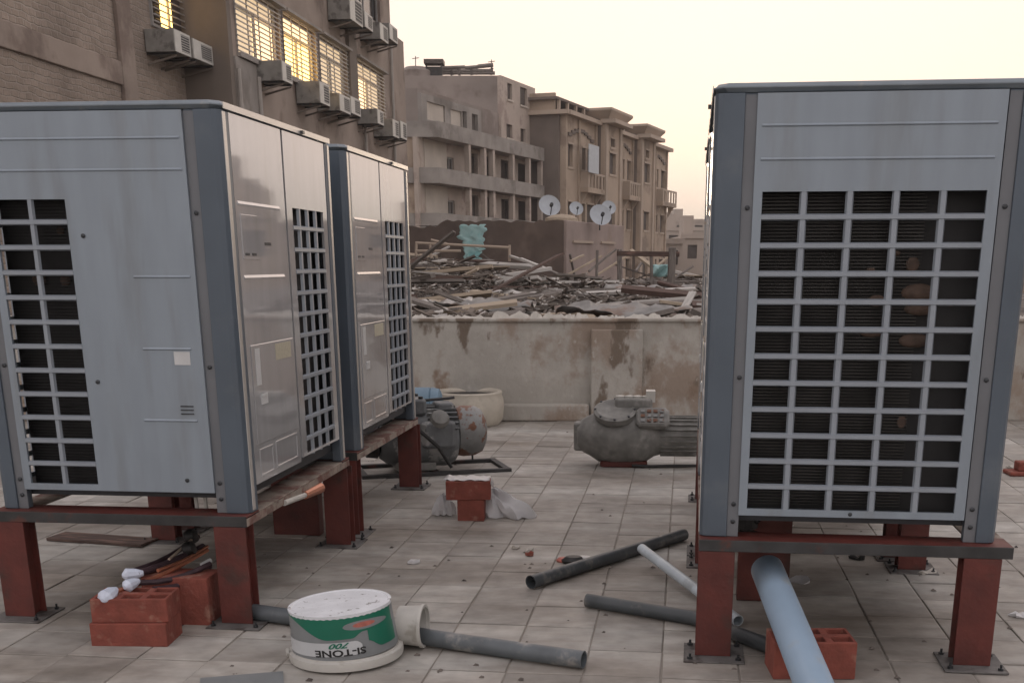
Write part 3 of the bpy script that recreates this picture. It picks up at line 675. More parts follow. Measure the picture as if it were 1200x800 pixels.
# ------------------------------------------------------------------ paint bucket, upside down, on its lid
bc=(G(342,768)+G(472,768))/2
bx,by=bc.x,bc.y+.0
R0,R1,Hb=.212,.203,.262   # lid end radius, base radius
bk=empty('paint_bucket',(bx,by,0),0,'upside down green and grey paint bucket with white base, standing on its lid','bucket')
tilt=Matrix.Rotation(.085,4,'Y')@Matrix.Rotation(.03,4,'X')
zoff=.018
b=MB(); b.lathe([(.215,.002),(.228,.006),(.230,.022),(.228,.045),(.214,.05),(.213,.056)],48); lid=b.build('lid',M_white,bk,smooth=True)
def rad(z): return R0+(R1-R0)*((z-.05)/(Hb-.05))
def band(za,zb_,m,name,off=0,a0=0,a1=2*PI,n=64,fa=None,fb=None):
    """patch of the wall; lower/upper edges may vary with angle"""
    b=MB(); vs=[];fs=[]; rows=8
    for i in range(n+1):
        a=a0+(a1-a0)*i/n; lo=fa(a) if fa else za; hi=fb(a) if fb else zb_
        for j in range(rows+1):
            z=lo+(hi-lo)*j/rows; rr_=rad(z)+off; vs.append((rr_*math.cos(a),rr_*math.sin(a),z))
    for i in range(n):
        for j in range(rows): q=i*(rows+1)+j; fs.append((q,q+rows+1,q+rows+2,q+1))
    b.add(vs,fs); o=b.build(name,m,bk,smooth=True); return o
body=band(.05,Hb-.006,M_bgrey,'bucket_wall')
# angle convention: a=-90deg faces the camera; left of view is toward -180, right toward 0
def ang(fr): return -PI/2+math.asin(max(-1,min(1,fr)))   # fr -1..1 across the face
def sm(t): t=max(0,min(1,t)); return t*t*(3-2*t)
def green_lo(a):
    fr=math.sin(a+PI/2)
    if fr<-.95: return Hb-.02
    if fr<-.1: return lerp(Hb-.02,.15,sm((fr+.95)/.85))
    if fr<.35: return .15
    return lerp(.15,.175,sm((fr-.35)/.2))
band(0,Hb-.008,M_green,'green_print',.0012,ang(-.985),ang(.985),60,fa=green_lo,fb=lambda a:Hb-.008)
band(0,0,M_green,'green_print',.0012,ang(.62),ang(.99),20,fa=lambda a:lerp(.125,.085,sm((math.sin(a+PI/2)-.62)/.2)),fb=lambda a:.176)
band(.075,.135,M_bwhite,'white_band',.0014,ang(-.999),ang(.5),50,fa=lambda a:.072+.02*max(0,(math.sin(a+PI/2)-.38)/.12)**2,fb=lambda a:.137-.02*max(0,(math.sin(a+PI/2)-.38)/.12)**2)
b_=band(0,0,M_bgrey,'grey_badge',.0018,ang(.2),ang(.93),30,fa=lambda a:.205-.02*math.sqrt(max(0,1-((math.sin(a+PI/2)-.565)/.365)**2)),fb=lambda a:.205+.022*math.sqrt(max(0,1-((math.sin(a+PI/2)-.565)/.365)**2)))
band(0,0,M_redink,'red_print',.0024,ang(.38),ang(.76),20,fa=lambda a:.207-.012*math.sqrt(max(0,1-((math.sin(a+PI/2)-.57)/.19)**2)),fb=lambda a:.207+.012*math.sqrt(max(0,1-((math.sin(a+PI/2)-.57)/.19)**2)))
b=MB(); b.lathe([(R1+.002,Hb-.016),(R1+.003,Hb),(R1-.008,Hb+.001),(R1-.012,Hb-.004),(.12,Hb-.005),(.001,Hb-.004)],48,cap=False); b.build('bucket_base',M_lidw,bk,smooth=True)
for k,(aa) in enumerate((ang(-.98),)):
    b=MB(); b.lathe([(.018,0),(.02,.01),(.012,.014)],12,Matrix.Translation((.225*math.cos(-2.9),.225*math.sin(-2.9),.05))@Matrix.Rotation(-2.9,4,'Z')@Matrix.Rotation(PI/2,4,'Y')); b.build('handle_ear',M_white,bk)
def wrap_text(txt,size,a_c,zc,m,name,sx=1.0,shear=0,flip=True,off=.003,bold=.0):
    cu=bpy.data.curves.new(name,'FONT'); cu.body=txt; cu.size=size; cu.align_x='CENTER'; cu.align_y='CENTER'; cu.offset=bold; cu.shear=shear; cu.resolution_u=3
    t=bpy.data.objects.new('tmp',cu); COL.objects.link(t); dg=bpy.context.evaluated_depsgraph_get(); me=bpy.data.meshes.new_from_object(t.evaluated_get(dg)); bpy.data.objects.remove(t); bpy.data.curves.remove(cu)
    import bmesh
    bm=bmesh.new(); bm.from_mesh(me)
    bmesh.ops.subdivide_edges(bm,edges=[e for e in bm.edges if e.calc_length()>.008],cuts=2,use_grid_fill=False)
    bmesh.ops.triangulate(bm,faces=bm.faces)
    for v in bm.verts:
        x,y=v.co.x*sx,v.co.y
        if flip: x,y=-x,-y
        z=zc+y; r_=rad(z)+off; a=a_c+x/r_; v.co=(r_*math.cos(a),r_*math.sin(a),z)
    bm.to_mesh(me); bm.free(); me.materials.clear(); me.materials.append(m)
    o=bpy.data.objects.new(name,me); COL.objects.link(o); o.parent=bk; return o
bk.scale=(1,1,.84)
wrap_text('SI-TONE',.044,ang(.10),.089,M_ink,'lettering',1.25,bold=.0012)
wrap_text('700',.034,ang(.12),.123,M_green,'lettering',1.5,shear=.4,bold=.001)
for o in bk.children:
    if o.name.split('.')[0]!='lid': o.rotation_euler=(-.012,-.075,0); o.location=(0,0,.008)
    if o.name.split('.')[0]=='lid': o.rotation_euler=(-.0,-.03,0); o.location=(0,0,.006)
# white tub on its side to the right of it
tb_=empty('plastic_tub',(0,0,0),0,'dirty translucent plastic tub lying on its side against the paint bucket','tub')
c1=G(468,752); c2=G(500,757)
ax0=Vector((bx+R0-.01,by+.12,.094)); ax1=ax0+Vector((.105,-.015,0))
b=MB(); b.tube([ax0,ax0+(ax1-ax0)*.5,ax1-(ax1-ax0)*.1],[.080,.083,.086],24,ri=.074); b.build('tub_wall',M_white,tb_,smooth=True)
b=MB(); b.tube([ax1-(ax1-ax0)*.12,ax1],[.091,.091],24,ri=.080); b.build('rim',M_white,tb_,smooth=True)
b=MB(); b.tube([ax0,ax0+(ax1-ax0)*.03],[.080,.080],24); b.build('tub_bottom',M_white,tb_)
# ------------------------------------------------------------------ taped refrigerant pipes on the blocks
rp=empty('pipe_bundle',(0,0,0),0,'bundle of copper and wrapped pipes with white taped ends lying on the clay blocks','pipe bundle')
def rpipe(a,c,r,m,nm,sag=.02,n=6):
    b=MB(); pts=[]
    for i in range(n+1):
        t=i/n; p=a+(c-a)*t; p.z-=sag*math.sin(PI*t); pts.append(p)
    b.tube(pts,r,10); return b.build(nm,m,rp,smooth=True)
def A(px,py,Y): return AT(px,py,Y)
e1=A(128,695,4.60); e2=A(150,682,4.70); e3=A(158,668,4.85)
f1=A(246,663,5.0); f2=A(238,640,5.25); f3=A(232,628,5.35)
rpipe(e1,A(243,644,5.1),.010,M_orange,'copper_pipe'); rpipe(e2,A(247,660,4.95),.012,M_ins,'wrapped_pipe',.03)
rpipe(e3,f3,.012,M_ins,'wrapped_pipe'); rpipe(A(160,672,4.8),f2,.016,M_ins,'wrapped_pipe',.01); rpipe(A(185,668,4.85),f2+Vector((.02,0,.0)),.008,M_orange,'copper_pipe',.01); rpipe(A(180,690,4.7),f1,.013,M_ins,'wrapped_pipe',.03)
rpipe(A(198,655,5.0),f3+Vector((.0,0,.01)),.006,M_sandl,'copper_pipe',0)
rpipe(A(236,662,4.98),A(247,656,5.02),.011,M_sticker,'taped_end',0)
for (p,q,r0) in ((A(136,690,4.62),A(120,703,4.52),.028),(A(162,680,4.72),A(146,688,4.64),.022),(A(168,671,4.82),A(143,674,4.78),.024)):
    b=MB(); b.tube([p,lerp(p,q,.35),lerp(p,q,.8),q],[.012,r0,r0*1.25,.008],10); b.build('taped_end',M_tape,rp,smooth=True,angle=20)
for (px,py,Y) in ((224,628,5.3),(222,643,5.15)):
    p=A(px,py,Y); b=MB(); b.lathe([(.01,-.03),(.033,-.022),(.038,0),(.033,.022),(.01,.03)],14,Matrix.Translation(p)@Matrix.Rotation(1.2,4,'Y')); b.build('rubber_plug',M_black,rp,smooth=True)
# plank on the floor under the left frame
def plank(a,c,w,t,m,label,grp='boards lying on the roof tiles',name='wood_plank'):
    d=(c-a); L_=d.length; b=MB(); r=random.Random(int(a.x*977)); 
    b.box(0,L_,-w/2,w/2,0,t); o=b.build(name,m,None,bevel=.003); o.matrix_world=Matrix.Translation(a)@d.to_track_quat('X','Z').to_matrix().to_4x4(); tag(o,label,'plank',grp); return o
a_=G(66,630); c_=G(176,638); a_.z=c_.z=.003; plank(a_,c_,.17,.018,M_wood3,'brownish board lying on the tiles under the left stand')
# white drain hoses behind left unit leg
hs=empty('drain_hose_pair',(0,0,0),0,'pair of short white pipes hanging between the near left unit and its stand','pipes')
for px in (230,241):
    b=MB(); p0=AT(px-1.5,575,5.02); p1=AT(px+1.5,600,5.02); b.tube([p0,p1],.0085,10); b.build('hose',M_white,hs,smooth=True)
# pale hose along the left rail (right side of left frame)
b=MB(); sa_,za_=PLN(333,589,P1,AL); sb_,zb__=PLN(357,580,P1,AL); q0=P1-wL*.0+dL*sa_+Vector((0,0,za_)); q1=P1+dL*sb_+Vector((0,0,zb__))
b.tube([q0+(q1-q0)*t for t in (0,.5,1)],.014,10); o=b.build('drain_pipe',M_white,None,smooth=True); tag(o,'thin white pipe strapped under the rail of the near left stand','pipe')
b=MB(); b.tube([q1,q1+dL*.25+Vector((0,0,-.01))],[.02,.028],10); o=b.build('pipe_coupling',M_orange,None,smooth=True); tag(o,'orange coupling at the end of the thin white pipe','pipe fitting')
# ------------------------------------------------------------------ dirty worn motors
def fins_ring(b,x0,x1,r,n,Mx):
    for k in range(n):
        a=2*PI*k/n; b.box(x0,x1,-.004,.004,r-.004,r+.02,Mx@Matrix.Rotation(a,4,'X'))
RX=Matrix.Rotation(PI/2,4,'Y')   # lathe axis z -> x
def motor_right():
    p=G(742,549); o=empty('electric_motor',(p.x,p.y+.16,0),-.06,'old grey green lift motor with round cover and terminal plate near the right unit','motor','old motors left on the roof')
    T_=Matrix.Translation; s=1
    b=MB(); b.lathe([(.02,-.44),(.10,-.43),(.135,-.38),(.16,-.33),(.205,-.26),(.225,-.16),(.225,0),(.205,.10),(.16,.17),(.145,.22),(.14,.5),(.12,.53),(.02,.54)],32,T_((0,0,.235))@RX); b.build('housing',M_motor,o,smooth=True,angle=40)
    b=MB(); fins_ring(b,.22,.50,.14,22,T_((0,0,.235))); b.build('cooling_fins',M_motor,o)
    # round cover tilted toward the camera/up
    b=MB(); b.lathe([(.03,-.05),(.155,-.05),(.165,-.02),(.165,.0),(.14,.012),(.13,.004),(.03,.006)],32,T_((-.14,-.115,.445))@Matrix.Rotation(.42,4,'X')); cv=b.build('round_cover',M_motor,o,smooth=True,angle=40)
    for k in range(8):
        a=2*PI*k/8; q=MB(); q.lathe([(.009,0),(.009,.012)],6,T_((-.14,-.115,.445))@Matrix.Rotation(.42,4,'X')@T_((.152*math.cos(a),.152*math.sin(a),.003))); q.build('bolt',M_bolt,cv)
    b=MB(); b.bevbox(-.13,.13,-.085,.085,-.06,.02,.03,T_((.15,-.165,.40))@Matrix.Rotation(.85,4,'X')); tp=b.build('terminal_plate',M_motor,o,bevel=.004)
    for i in range(4):
        for j in range(3):
            q=MB(); q.box(-.016,.016,-.012,.012,0,.012,T_((.15,-.165,.40))@Matrix.Rotation(.85,4,'X')@T_((-.075+.048*i,-.045+.042*j,.018))); q.build('terminal_lug',M_rusty,tp)
    b=MB(); b.bevbox(-.14,.15,-.09,.09,.40,.53,.02); b.build('gear_head',M_motor,o,bevel=.006)
    b=MB()
    for k in range(4): b.lathe([(.036,.53),(.036,.545),(.02,.548)],14,T_((-.10+.068*k,-.02,0)))
    b.box(.10,.17,-.07,.07,.50,.585); b.build('valve_caps',M_white,o,smooth=True,angle=30)
    b=MB(); b.bevbox(-.25,.12,-.13,.13,.0,.05,.02); b.box(-.18,.05,-.09,.09,.05,.1); b.build('foot',M_rust,o,bevel=.004)
    b=MB(); b.bevbox(-.46,-.36,-.07,.07,.12,.34,.02); b.build('end_bracket',M_motor,o,bevel=.006)
    b=MB(); b.tube([(.0,-.13,.02),(.15,-.16,.02),(.3,-.12,.018),(.5,-.1,.018)],.012,8); b.build('cable',M_black,o,smooth=True)
    return o
motor_right()
def motor_left():
    p=G(510,556); o=empty('electric_motor',(p.x,p.y+.22,0),.30,'old blue grey motor with peeling paint on a rusty base frame beside the left stand','motor','old motors left on the roof')
    T_=Matrix.Translation; ax=T_((0,0,.26))
    b=MB(); b.lathe([(.03,-.46),(.15,-.45),(.19,-.40),(.22,-.30),(.225,.06),(.20,.12),(.17,.14)],32,ax@RX); b.build('housing',M_motor2,o,smooth=True,angle=40)
    b=MB(); b.lathe([(.15,.13),(.185,.15),(.195,.2),(.19,.29),(.165,.345),(.11,.375),(.02,.385)],32,T_((.0,.02,.29))@RX); b.build('end_cap',M_rusty,o,smooth=True,angle=40)
    b=MB(); b.bevbox(-.16,.10,-.25,-.12,.20,.40,.03); b.build('terminal_box',M_motor2,o,bevel=.006)
    b=MB(); b.bevbox(-.36,-.10,-.16,.12,.44,.56,.025); gh=b.build('gear_head',M_motor2,o,bevel=.006)
    for (x,y) in ((-.32,-.12),(-.14,-.12),(-.32,.08),(-.14,.08),(-.23,-.12)):
        q=MB(); q.lathe([(.018,.56),(.018,.575),(.012,.578)],10,T_((x,y,0))); q.build('bolt',M_black,gh)
    b=MB(); b.tube([(-.12,.1,.52),(.12,.08,.535),(.16,.08,.54)],.011,8); b.build('lever',M_steel,o,smooth=True)
    b=MB(); b.bevbox(-.34,-.05,-.2,.2,.03,.09,.01); b.build('foot',M_motor,o,bevel=.004)
    b=MB()
    for k in range(14):
        a=-1.2+2.4*k/13; b.box(-.10,.13,-.005,.005,.205,.245,ax@Matrix.Rotation(a,4,'X'))
    tag(b.build('cooling_ribs',M_motor2,o),kind='stuff')
    b=MB(); b.lathe([(.07,-.05),(.075,0),(.06,.03),(.02,.04)],18,T_((-.02,-.22,.42))@Matrix.Rotation(.9,4,'X')); b.build('inlet_flange',M_motor,o,smooth=True,angle=40)
    b=MB(); b.bevbox(-.02,.12,-.1,.08,.45,.52,.02); b.build('top_lug',M_motor2,o,bevel=.005)
    b=MB(); b.lathe([(.10,-.56),(.14,-.55),(.15,-.47),(.10,-.44)],20,ax@RX); b.build('rear_flange',M_steel,o,smooth=True,angle=40)
    b=MB(); b.tube([(-.3,-.16,.40),(-.2,-.27,.36),(-.05,-.30,.22),(.05,-.26,.06)],.014,8); b.build('cable',M_black,o,smooth=True)
    b=MB()
    for y in (-.24,.24): b.box(-.62,.52,y-.025,y+.025,0.001,.028)
    for x in (-.62,-.08,.47): b.box(x,x+.05,-.215,.215,.001,.026)
    b.build('base_frame',M_steel,o,bevel=.002)
    b=MB(); b.lathe([(.008,.028),(.008,.11),(.014,.11),(.014,.122)],8,T_((.33,.24,0))); b.build('stud',M_bolt,o)
    return o
motor_left()
# basin and blue crate behind
p=G(549,500)
ba=empty('round_basin',(p.x-.01,p.y+.24,0),0,'cream round tub with dark opening standing by the parapet wall','basin')
b=MB(); b.lathe([(.30,0),(.335,.05),(.35,.16),(.345,.25),(.33,.29),(.335,.31),(.325,.325),(.29,.32),(.27,.30),(.27,.2),(.01,.19)],40,cap=False); b.build('tub_shell',M_basin,ba,smooth=True)
b=MB(); b.lathe([(.001,.285),(.268,.285)],32,cap=False); b.build('tub_dark_disk',M_black,ba)  # black disk across the opening stands in for the dark inside
p=AT(496,465,10.7); bl=empty('blue_tank',(p.x,10.7,.02),0,'pale blue plastic drum lying behind the left motor','drum')
b=MB(); b.lathe([(.13,-.2),(.16,-.18),(.175,-.1),(.165,-.09),(.175,-.08),(.175,.06),(.165,.07),(.175,.08),(.16,.15),(.12,.17)],28,Matrix.Translation((0,0,.24))@RX); b.build('drum_shell',M_blue,bl,smooth=True)
b=MB(); b.box(-.16,.16,-.1,.1,0,.08); b.build('cradle',M_steel,bl)
# tilted strip of wood right of unit (small floor items)
p=G(1190,557)
b=MB(); b.box(-.15,.3,-.09,.09,0,.03); b.box(-.08,.3,-.04,.06,.03,.10); o=b.build('broken_block',M_brick,None,bevel=.01); o.location=(p.x+.1,p.y+.05,0); tag(o,'broken reddish block on the tiles at the right edge of the view','brick')
# floor litter
def flake(px,py,s,m,label,name='paper_scrap',seed=0,h=.012,cat='litter'):
    s*=.72; p=G(px,py); r=random.Random(seed+px); b=MB(); n=9
    top=[(s*(.35+.75*r.random())*math.cos(2*PI*i/n)*1.25,s*(.5+.45*r.random())*math.sin(2*PI*i/n),h*r.uniform(.3,2.2)) for i in range(n)]
    bot=[(x*.94,y*.94,.002) for x,y,z in top]
    b.add(top+bot+[(0,0,h)],[(i,(i+1)%n,2*n) for i in range(n)]+[(n+i,n+(i+1)%n,(i+1)%n,i) for i in range(n)])
    o=b.build(name,m,None); o.location=(p.x,p.y,0); tag(o,label,cat); return o
flake(919,617,.075,M_bag,'bright white scrap on the tiles seen just below the right unit grille')
flake(917,624,.04,M_bag,'smaller white scrap just in front of the bright one below the right unit')
flake(938,682,.075,M_bag,'white scrap on the floor right of the upper end of the thick pipe')
flake(605,642,.045,M_glump,'small pale chips of plaster right of centre on the floor')
flake(620,646,.04,M_glump,'pale chip beside the other chips left of the dark diagonal pipe')
flake(621,651,.03,M_brick,'tiny reddish chip just below the pale chips in mid floor')
flake(485,659,.075,M_bag,'flat whitish strip on the floor between the bucket and the left stand',h=.006)
flake(1005,655,.06,M_black,'black scrap under the right stand near its rear leg')
flake(1085,672,.07,M_glump,'pale scrap beside the rear right base plate of the right stand')
flake(1195,722,.06,M_bag,'white scrap on the tiles at the far right edge of the view')
flake(1183,548,.05,M_glump,'pale scrap beside the broken block at the right edge')
gl=empty('work_glove',(0,0,0),0,'red, black and white crumpled glove lying behind the dark diagonal pipe','glove'); p=G(672,660)
for (dx,dy,s,m,nm) in ((-.05,.03,.028,M_redink,'cuff'),(0,0,.042,M_black,'palm'),(.055,.02,.036,M_bag,'lining'),(.03,-.02,.03,M_black,'finger')):
    b=MB(); b.lathe([(.001,0),(s,.004),(s*1.1,s*.5),(s*.7,s*.95),(.001,s)],12,Matrix.Translation((p.x+dx,p.y+dy,0))@Matrix.Scale(1.4,4,(1,0,0))); b.build(nm,m,gl,smooth=True)
rr=random.Random(77); b=MB()
for k in range(150):
    px=rr.uniform(250,1200); py=500+300*rr.random()**.8; p=G(px,py); s=rr.uniform(.004,.014)
    b.add([(p.x-s,p.y-s*.6,0.001),(p.x+s*rr.uniform(.5,1.3),p.y-s,.001),(p.x+s,p.y+s,.001),(p.x-s*.5,p.y+s,.001),(p.x,p.y,s*.8)],[(0,1,4),(1,2,4),(2,3,4),(3,0,4)])
tag(b.build('grit',M_rubble),'scattered small grit and crumbs on the roof tiles','grit',kind='stuff')
# black cable clump under right unit
b=MB(); p0=AT(875,612,4.9)
for k in range(4): b.tube([p0+Vector((rr.uniform(-.05,.05),rr.uniform(-.05,.1),.02)),p0+Vector((rr.uniform(-.03,.06),0,-.03)),p0+Vector((.02+.03*k,0,-.075))],.014,8)
b.lathe([(.01,-.04),(.05,-.02),(.05,.02),(.01,.04)],10,Matrix.Translation(p0)); o=b.build('cable_clump',M_black,None,smooth=True); tag(o,'black cables bunched under the left corner of the right unit','cables')
# glass / paper pad at bottom left
p=G(290,799); b=MB(); b.box(-.17,.14,-.08,.1,0,.004); o=b.build('glass_sheet',M_bgrey,None); o.location=(p.x,p.y-.02,.002); o.rotation_euler=(0,0,.25); tag(o,'grey flat sheet on the floor left of the bucket at the bottom edge','sheet')

# ------------------------------------------------------------------ neighbouring roof with timber jumble
b=MB(); nx,ny=70,60; r=random.Random(21); vs=[];fs=[]
def hz(x,y):
    z=.72+.10*math.sin(x*.9+y*.3)+.08*math.sin(y*1.1-x*.4)
    z+=.8*math.exp(-((x+3.6)**2/6+(y-29)**2/16)); z+=.25*math.exp(-((x-4)**2/8+(y-33)**2/16))
    z+=.3*math.exp(-((x+1.5)**2/9+(y-23)**2/10))
    return z
for i in range(nx+1):
    for j in range(ny+1):
        x=-11+26*i/nx; y=12.4+34*j/ny; vs.append((x,y,hz(x,y)+r.uniform(-.05,.05)-.05))
for i in range(nx):
    for j in range(ny): a=i*(ny+1)+j; fs.append((a,a+ny+1,a+ny+2,a+1))
b.add(vs,fs); b.box(-11,15,12.4,46.4,-16,.3); tag(b.build('neighbour_roof',M_rubble,None,smooth=True,angle=20),kind='structure')
kinds=[(M_wood,'weathered grey board in the timber jumble on the neighbouring roof','weathered grey boards on the neighbouring roof'),
 (M_wood2,'pale brown board in the timber jumble on the neighbouring roof','pale brown boards on the neighbouring roof'),
 (M_wood3,'dark reddish board in the timber jumble on the neighbouring roof','dark reddish boards on the neighbouring roof'),
 (M_wood4,'whitish board in the timber jumble on the neighbouring roof','whitish boards on the neighbouring roof')]
pm=[]
for k in range(6):
    q=MB(); rk=random.Random(k+50); t=.02; L_=1; n=5; vs=[];fs=[]
    for i in range(n+1):
        x=-.5+i/n; bz=.02*math.sin(PI*i/n)*rk.uniform(-1,1); w=.5*rk.uniform(.85,1)
        vs+=[(x,-w,bz-.5),(x,w,bz-.5),(x,w,bz+.5),(x,-w,bz+.5)]
    for i in range(n):
        a=i*4
        for j in range(4): c=(j+1)%4; fs.append((a+j,a+c,a+4+c,a+4+j))
    fs+=[(3,2,1,0),(n*4,n*4+1,n*4+2,n*4+3)]
    q.add(vs,fs); pm.append(q)
pmesh={}
wts=[0,0,0,0,0,1,2,3,3]
for k in range(235):
    y=12.7+26*rr.random()**1.25; xl=-.155*y-1.0; xh=.16*y+.7; x=rr.uniform(xl,xh)
    ki=rr.choice(wts); m,lab,grp=kinds[ki]; vi=rr.randrange(6)
    if (ki,vi) not in pmesh:
        me=pm[vi].mesh('wood_board'); me.materials.append(m); pmesh[(ki,vi)]=me
    o=bpy.data.objects.new('wood_board',pmesh[(ki,vi)]); COL.objects.link(o)
    L_=rr.uniform(.7,3.4)*(.75 if y<16 else 1); w=rr.uniform(.06,.27); t=rr.uniform(.02,.08)
    z=hz(x,y)+rr.uniform(.0,.16)+(.05 if y>14 else 0)
    o.location=(x,y,z); o.scale=(L_,w,t)
    steep=rr.random()<.12
    o.rotation_euler=(rr.uniform(-.35,.35),rr.uniform(-.14,.14) if not steep else rr.uniform(-.7,.7),rr.gauss(0,.45) if rr.random()<.75 else rr.uniform(0,PI))
    rel=x/y; col_='at the left' if rel<-.06 else ('in the middle' if rel<.06 else 'at the right'); row_='close behind the parapet wall' if y<17 else ('midway to the shed' if y<26 else 'far back by the shed')
    sz_=('long ' if L_>2.3 else 'short ' if L_<1.4 else '')+('broad ' if w>.22 else 'narrow ' if w<.14 else '')
    tag(o,sz_+lab.split(' in the')[0]+' in the debris, '+col_+', '+row_,'board',sz_+grp+', '+col_+', '+row_)
# small scraps, uncountable
b=MB()
for k in range(9500):
    y=12.5+27*rr.random()**1.15; x=rr.uniform(-.16*y-1,.165*y+.8); z=hz(x,y)+rr.uniform(-.02,.2); s=rr.uniform(.02,.15); 
    M_=Matrix.Translation((x,y,z))@Matrix.Rotation(rr.uniform(0,6),4,'Z')@Matrix.Rotation(rr.uniform(-.6,.6),4,'X')@Matrix.Rotation(rr.uniform(-.4,.4),4,'Y')
    e_=rr.uniform(.08,.5); L2=s*rr.uniform(.6,2.6); h2=s*rr.uniform(.08,.5)
    b.add([(-L2,-s*e_,-h2*.3),(L2,-s*e_*.7,-h2*.3),(L2*.9,s*e_,-h2*.2),(-L2*.8,s*e_*.8,-h2*.3),(-L2*.9,-s*e_*.8,h2*.5),(L2*.8,-s*e_*.6,h2*.3),(L2*.9,s*e_*.5,h2*.4),(-L2*.8,s*e_*.7,h2*.3)],[(0,3,2,1),(4,5,6,7),(0,1,5,4),(1,2,6,5),(2,3,7,6),(3,0,4,7)],M_)
tag(b.build('roof_debris',M_junk),'small wood, stone and rag debris covering the neighbouring roof','debris',kind='stuff')
# corrugated / tin sheets
def tin(px,py,Y,w,l,rz,tl,m,label):
    b=MB(); n=26; p=AT(px,py,Y); vs=[];fs=[]
    for i in range(n+1):
        x=-w/2+w*i/n; z=.010*math.sin(i*PI/1.5)
        for j in range(4): y=-l/2+l*j/3; vs.append((x,y,z+.06*math.sin(j*1.7+i*.23+px)+.02*math.sin(i*.9+j*3)))
    for i in range(n):
        for j in range(3): a=i*4+j; fs.append((a,a+4,a+5,a+1))
    b.add(vs,fs); o=b.build('tin_sheet',m,None,smooth=True); s=o.modifiers.new('s','SOLIDIFY'); s.thickness=.006; o.location=p; o.rotation_euler=(tl,0,rz); tag(o,label,'metal sheet','tin sheets on the neighbouring roof')
tin(500,356,17,1.3,.8,.05,.06,M_wood4,'whitish corrugated sheet at the left end of the timber jumble')
tin(560,356,17,1.6,.9,-.08,.05,M_tin,'grey tin sheet left of centre in the timber jumble')
tin(730,362,15,1.7,.9,.05,.04,M_tin,'grey tin sheet near the parapet wall below the shed corner')
tin(770,338,22,2.0,1.0,-.15,.04,M_tin,'pale tin sheet near the right end of the timber jumble')
tin(600,344,22,1.8,.9,.1,.04,M_wood4,'pale tin sheet in the middle of the timber jumble')
tin(690,333,27,1.6,1.0,-.1,.05,M_tin,'grey tin sheet in front of the shed side wall')
def stick(a,c,w,t,m,label,name='wood_post',cat='post',grp=None):
    d=c-a; b=MB(); b.box(0,d.length,-w/2,w/2,-t/2,t/2); o=b.build(name,m,None,bevel=.004); o.matrix_world=Matrix.Translation(a)@d.to_track_quat('X','Z').to_matrix().to_4x4(); tag(o,label,cat,grp); return o
stick(AT(797,370,15),AT(812,342,15.3),.10,.03,M_wood4,'white board leaning at the right end of the timber jumble','leaning_board','board')
stick(AT(773,353,17),AT(804,357,17),.16,.04,M_wood2,'pale yellow board lying right of the fence posts','wood_board','board')
stick(AT(598,300,29),AT(634,312,28),.09,.05,M_wood4,'whitish beam sloping down right of the old bed frame','wood_board','board')
stick(AT(610,303,28),AT(642,316,27.6),.13,.05,M_wood4,'whitish beam beside the shed sloping into the heap','wood_board','board')
# bed-frame like pale frame
bf=empty('bed_frame',AT(540,308,29),0,'old pale metal bed frame standing on the heap before the teal sheet','bed frame')
c0=AT(540,308,29)
def loc(px,py): return AT(px,py,29)-c0
for nm,a,c in (('post',(487,312),(488,284)),('rail',(487,284.5),(598,290)),('post',(597,306),(597,287)),('post',(505,309),(504,285)),('lower_rail',(487,294),(540,294)),('rail',(505,281),(524,286))):
    b=MB(); b.tube([loc(*a),loc(*c)],.035,6); b.build(nm,M_sandl,bf)
c0=AT(775,318,26); b=MB(); vs=[];fs=[]
for j in range(7):
    for i in range(9):
        q=AT(764+2.6*i+r.uniform(-.5,.5),310+2.4*j+r.uniform(-.5,.5),26)-c0; vs.append((q.x,.1*math.sin(i+j),q.z))
for j in range(6):
    for i in range(8): a=j*9+i; fs.append((a,a+1,a+10,a+9))
b.add(vs,fs); o=b.build('teal_rag',M_teal,None,smooth=True); o.modifiers.new('s','SOLIDIFY').thickness=.01; o.location=c0; tag(o,'small teal rag on the rubble below the pale stone building','rag')
# rough fence
fe=empty('rough_fence',(0,0,0),0,'rough wooden fence of posts and a dark top rail right of the shed','fence')
for (a,c,w,nm,m) in (((726,330),(726,292),.14,'fence_post',M_wood),((764,334),(763,298),.09,'fence_post',M_wood),((786,338),(788,290),.22,'fence_post',M_wood),((723,297),(796,298),.15,'fence_rail',M_wood3),((699,330),(700,293),.08,'fence_post',M_wood)):
    d0=AT(*a,25);d1=AT(*c,25); d=d1-d0; b=MB(); b.box(0,d.length,-w/2,w/2,-w/3,w/3); o=b.build(nm,m,fe,bevel=.01); o.matrix_local=Matrix.Translation(d0)@d.to_track_quat('X','Z').to_matrix().to_4x4()
# scraggly sticks
for k,(a,c) in enumerate((((665,322),(705,300)),((690,318),(722,292)),((700,322),(735,300)),((668,298),(673,322)),((770,312),(784,300)),((745,318),(752,308)),((668,306),(684,299)),((790,326),(812,312)))):
    stick(AT(*a,27),AT(*c,27.5),.05,.04,M_wood if k%2 else M_wood2,['thin stick rising right from the foot of the shed corner','thin pale stick crossing the lower right part of the shed side wall','thin stick leaning between the shed side wall and the fence','short upright stick just right of the shed corner','thin stick propped under the dark fence rail','short stick in the rubble near the middle fence post','small pale stick against the shed side wall near its corner','thin stick slanting at the right end of the rubble'][k],'stick','stick','thin sticks in the rubble')
# ------------------------------------------------------------------ shed with dishes
SY=40; A3=.36
sc=AT(660,258,SY); sz0=-2
sh=empty('shed',(sc.x,sc.y,0),-A3,'low brown mud rendered shed with satellite dishes on its roof','shed')
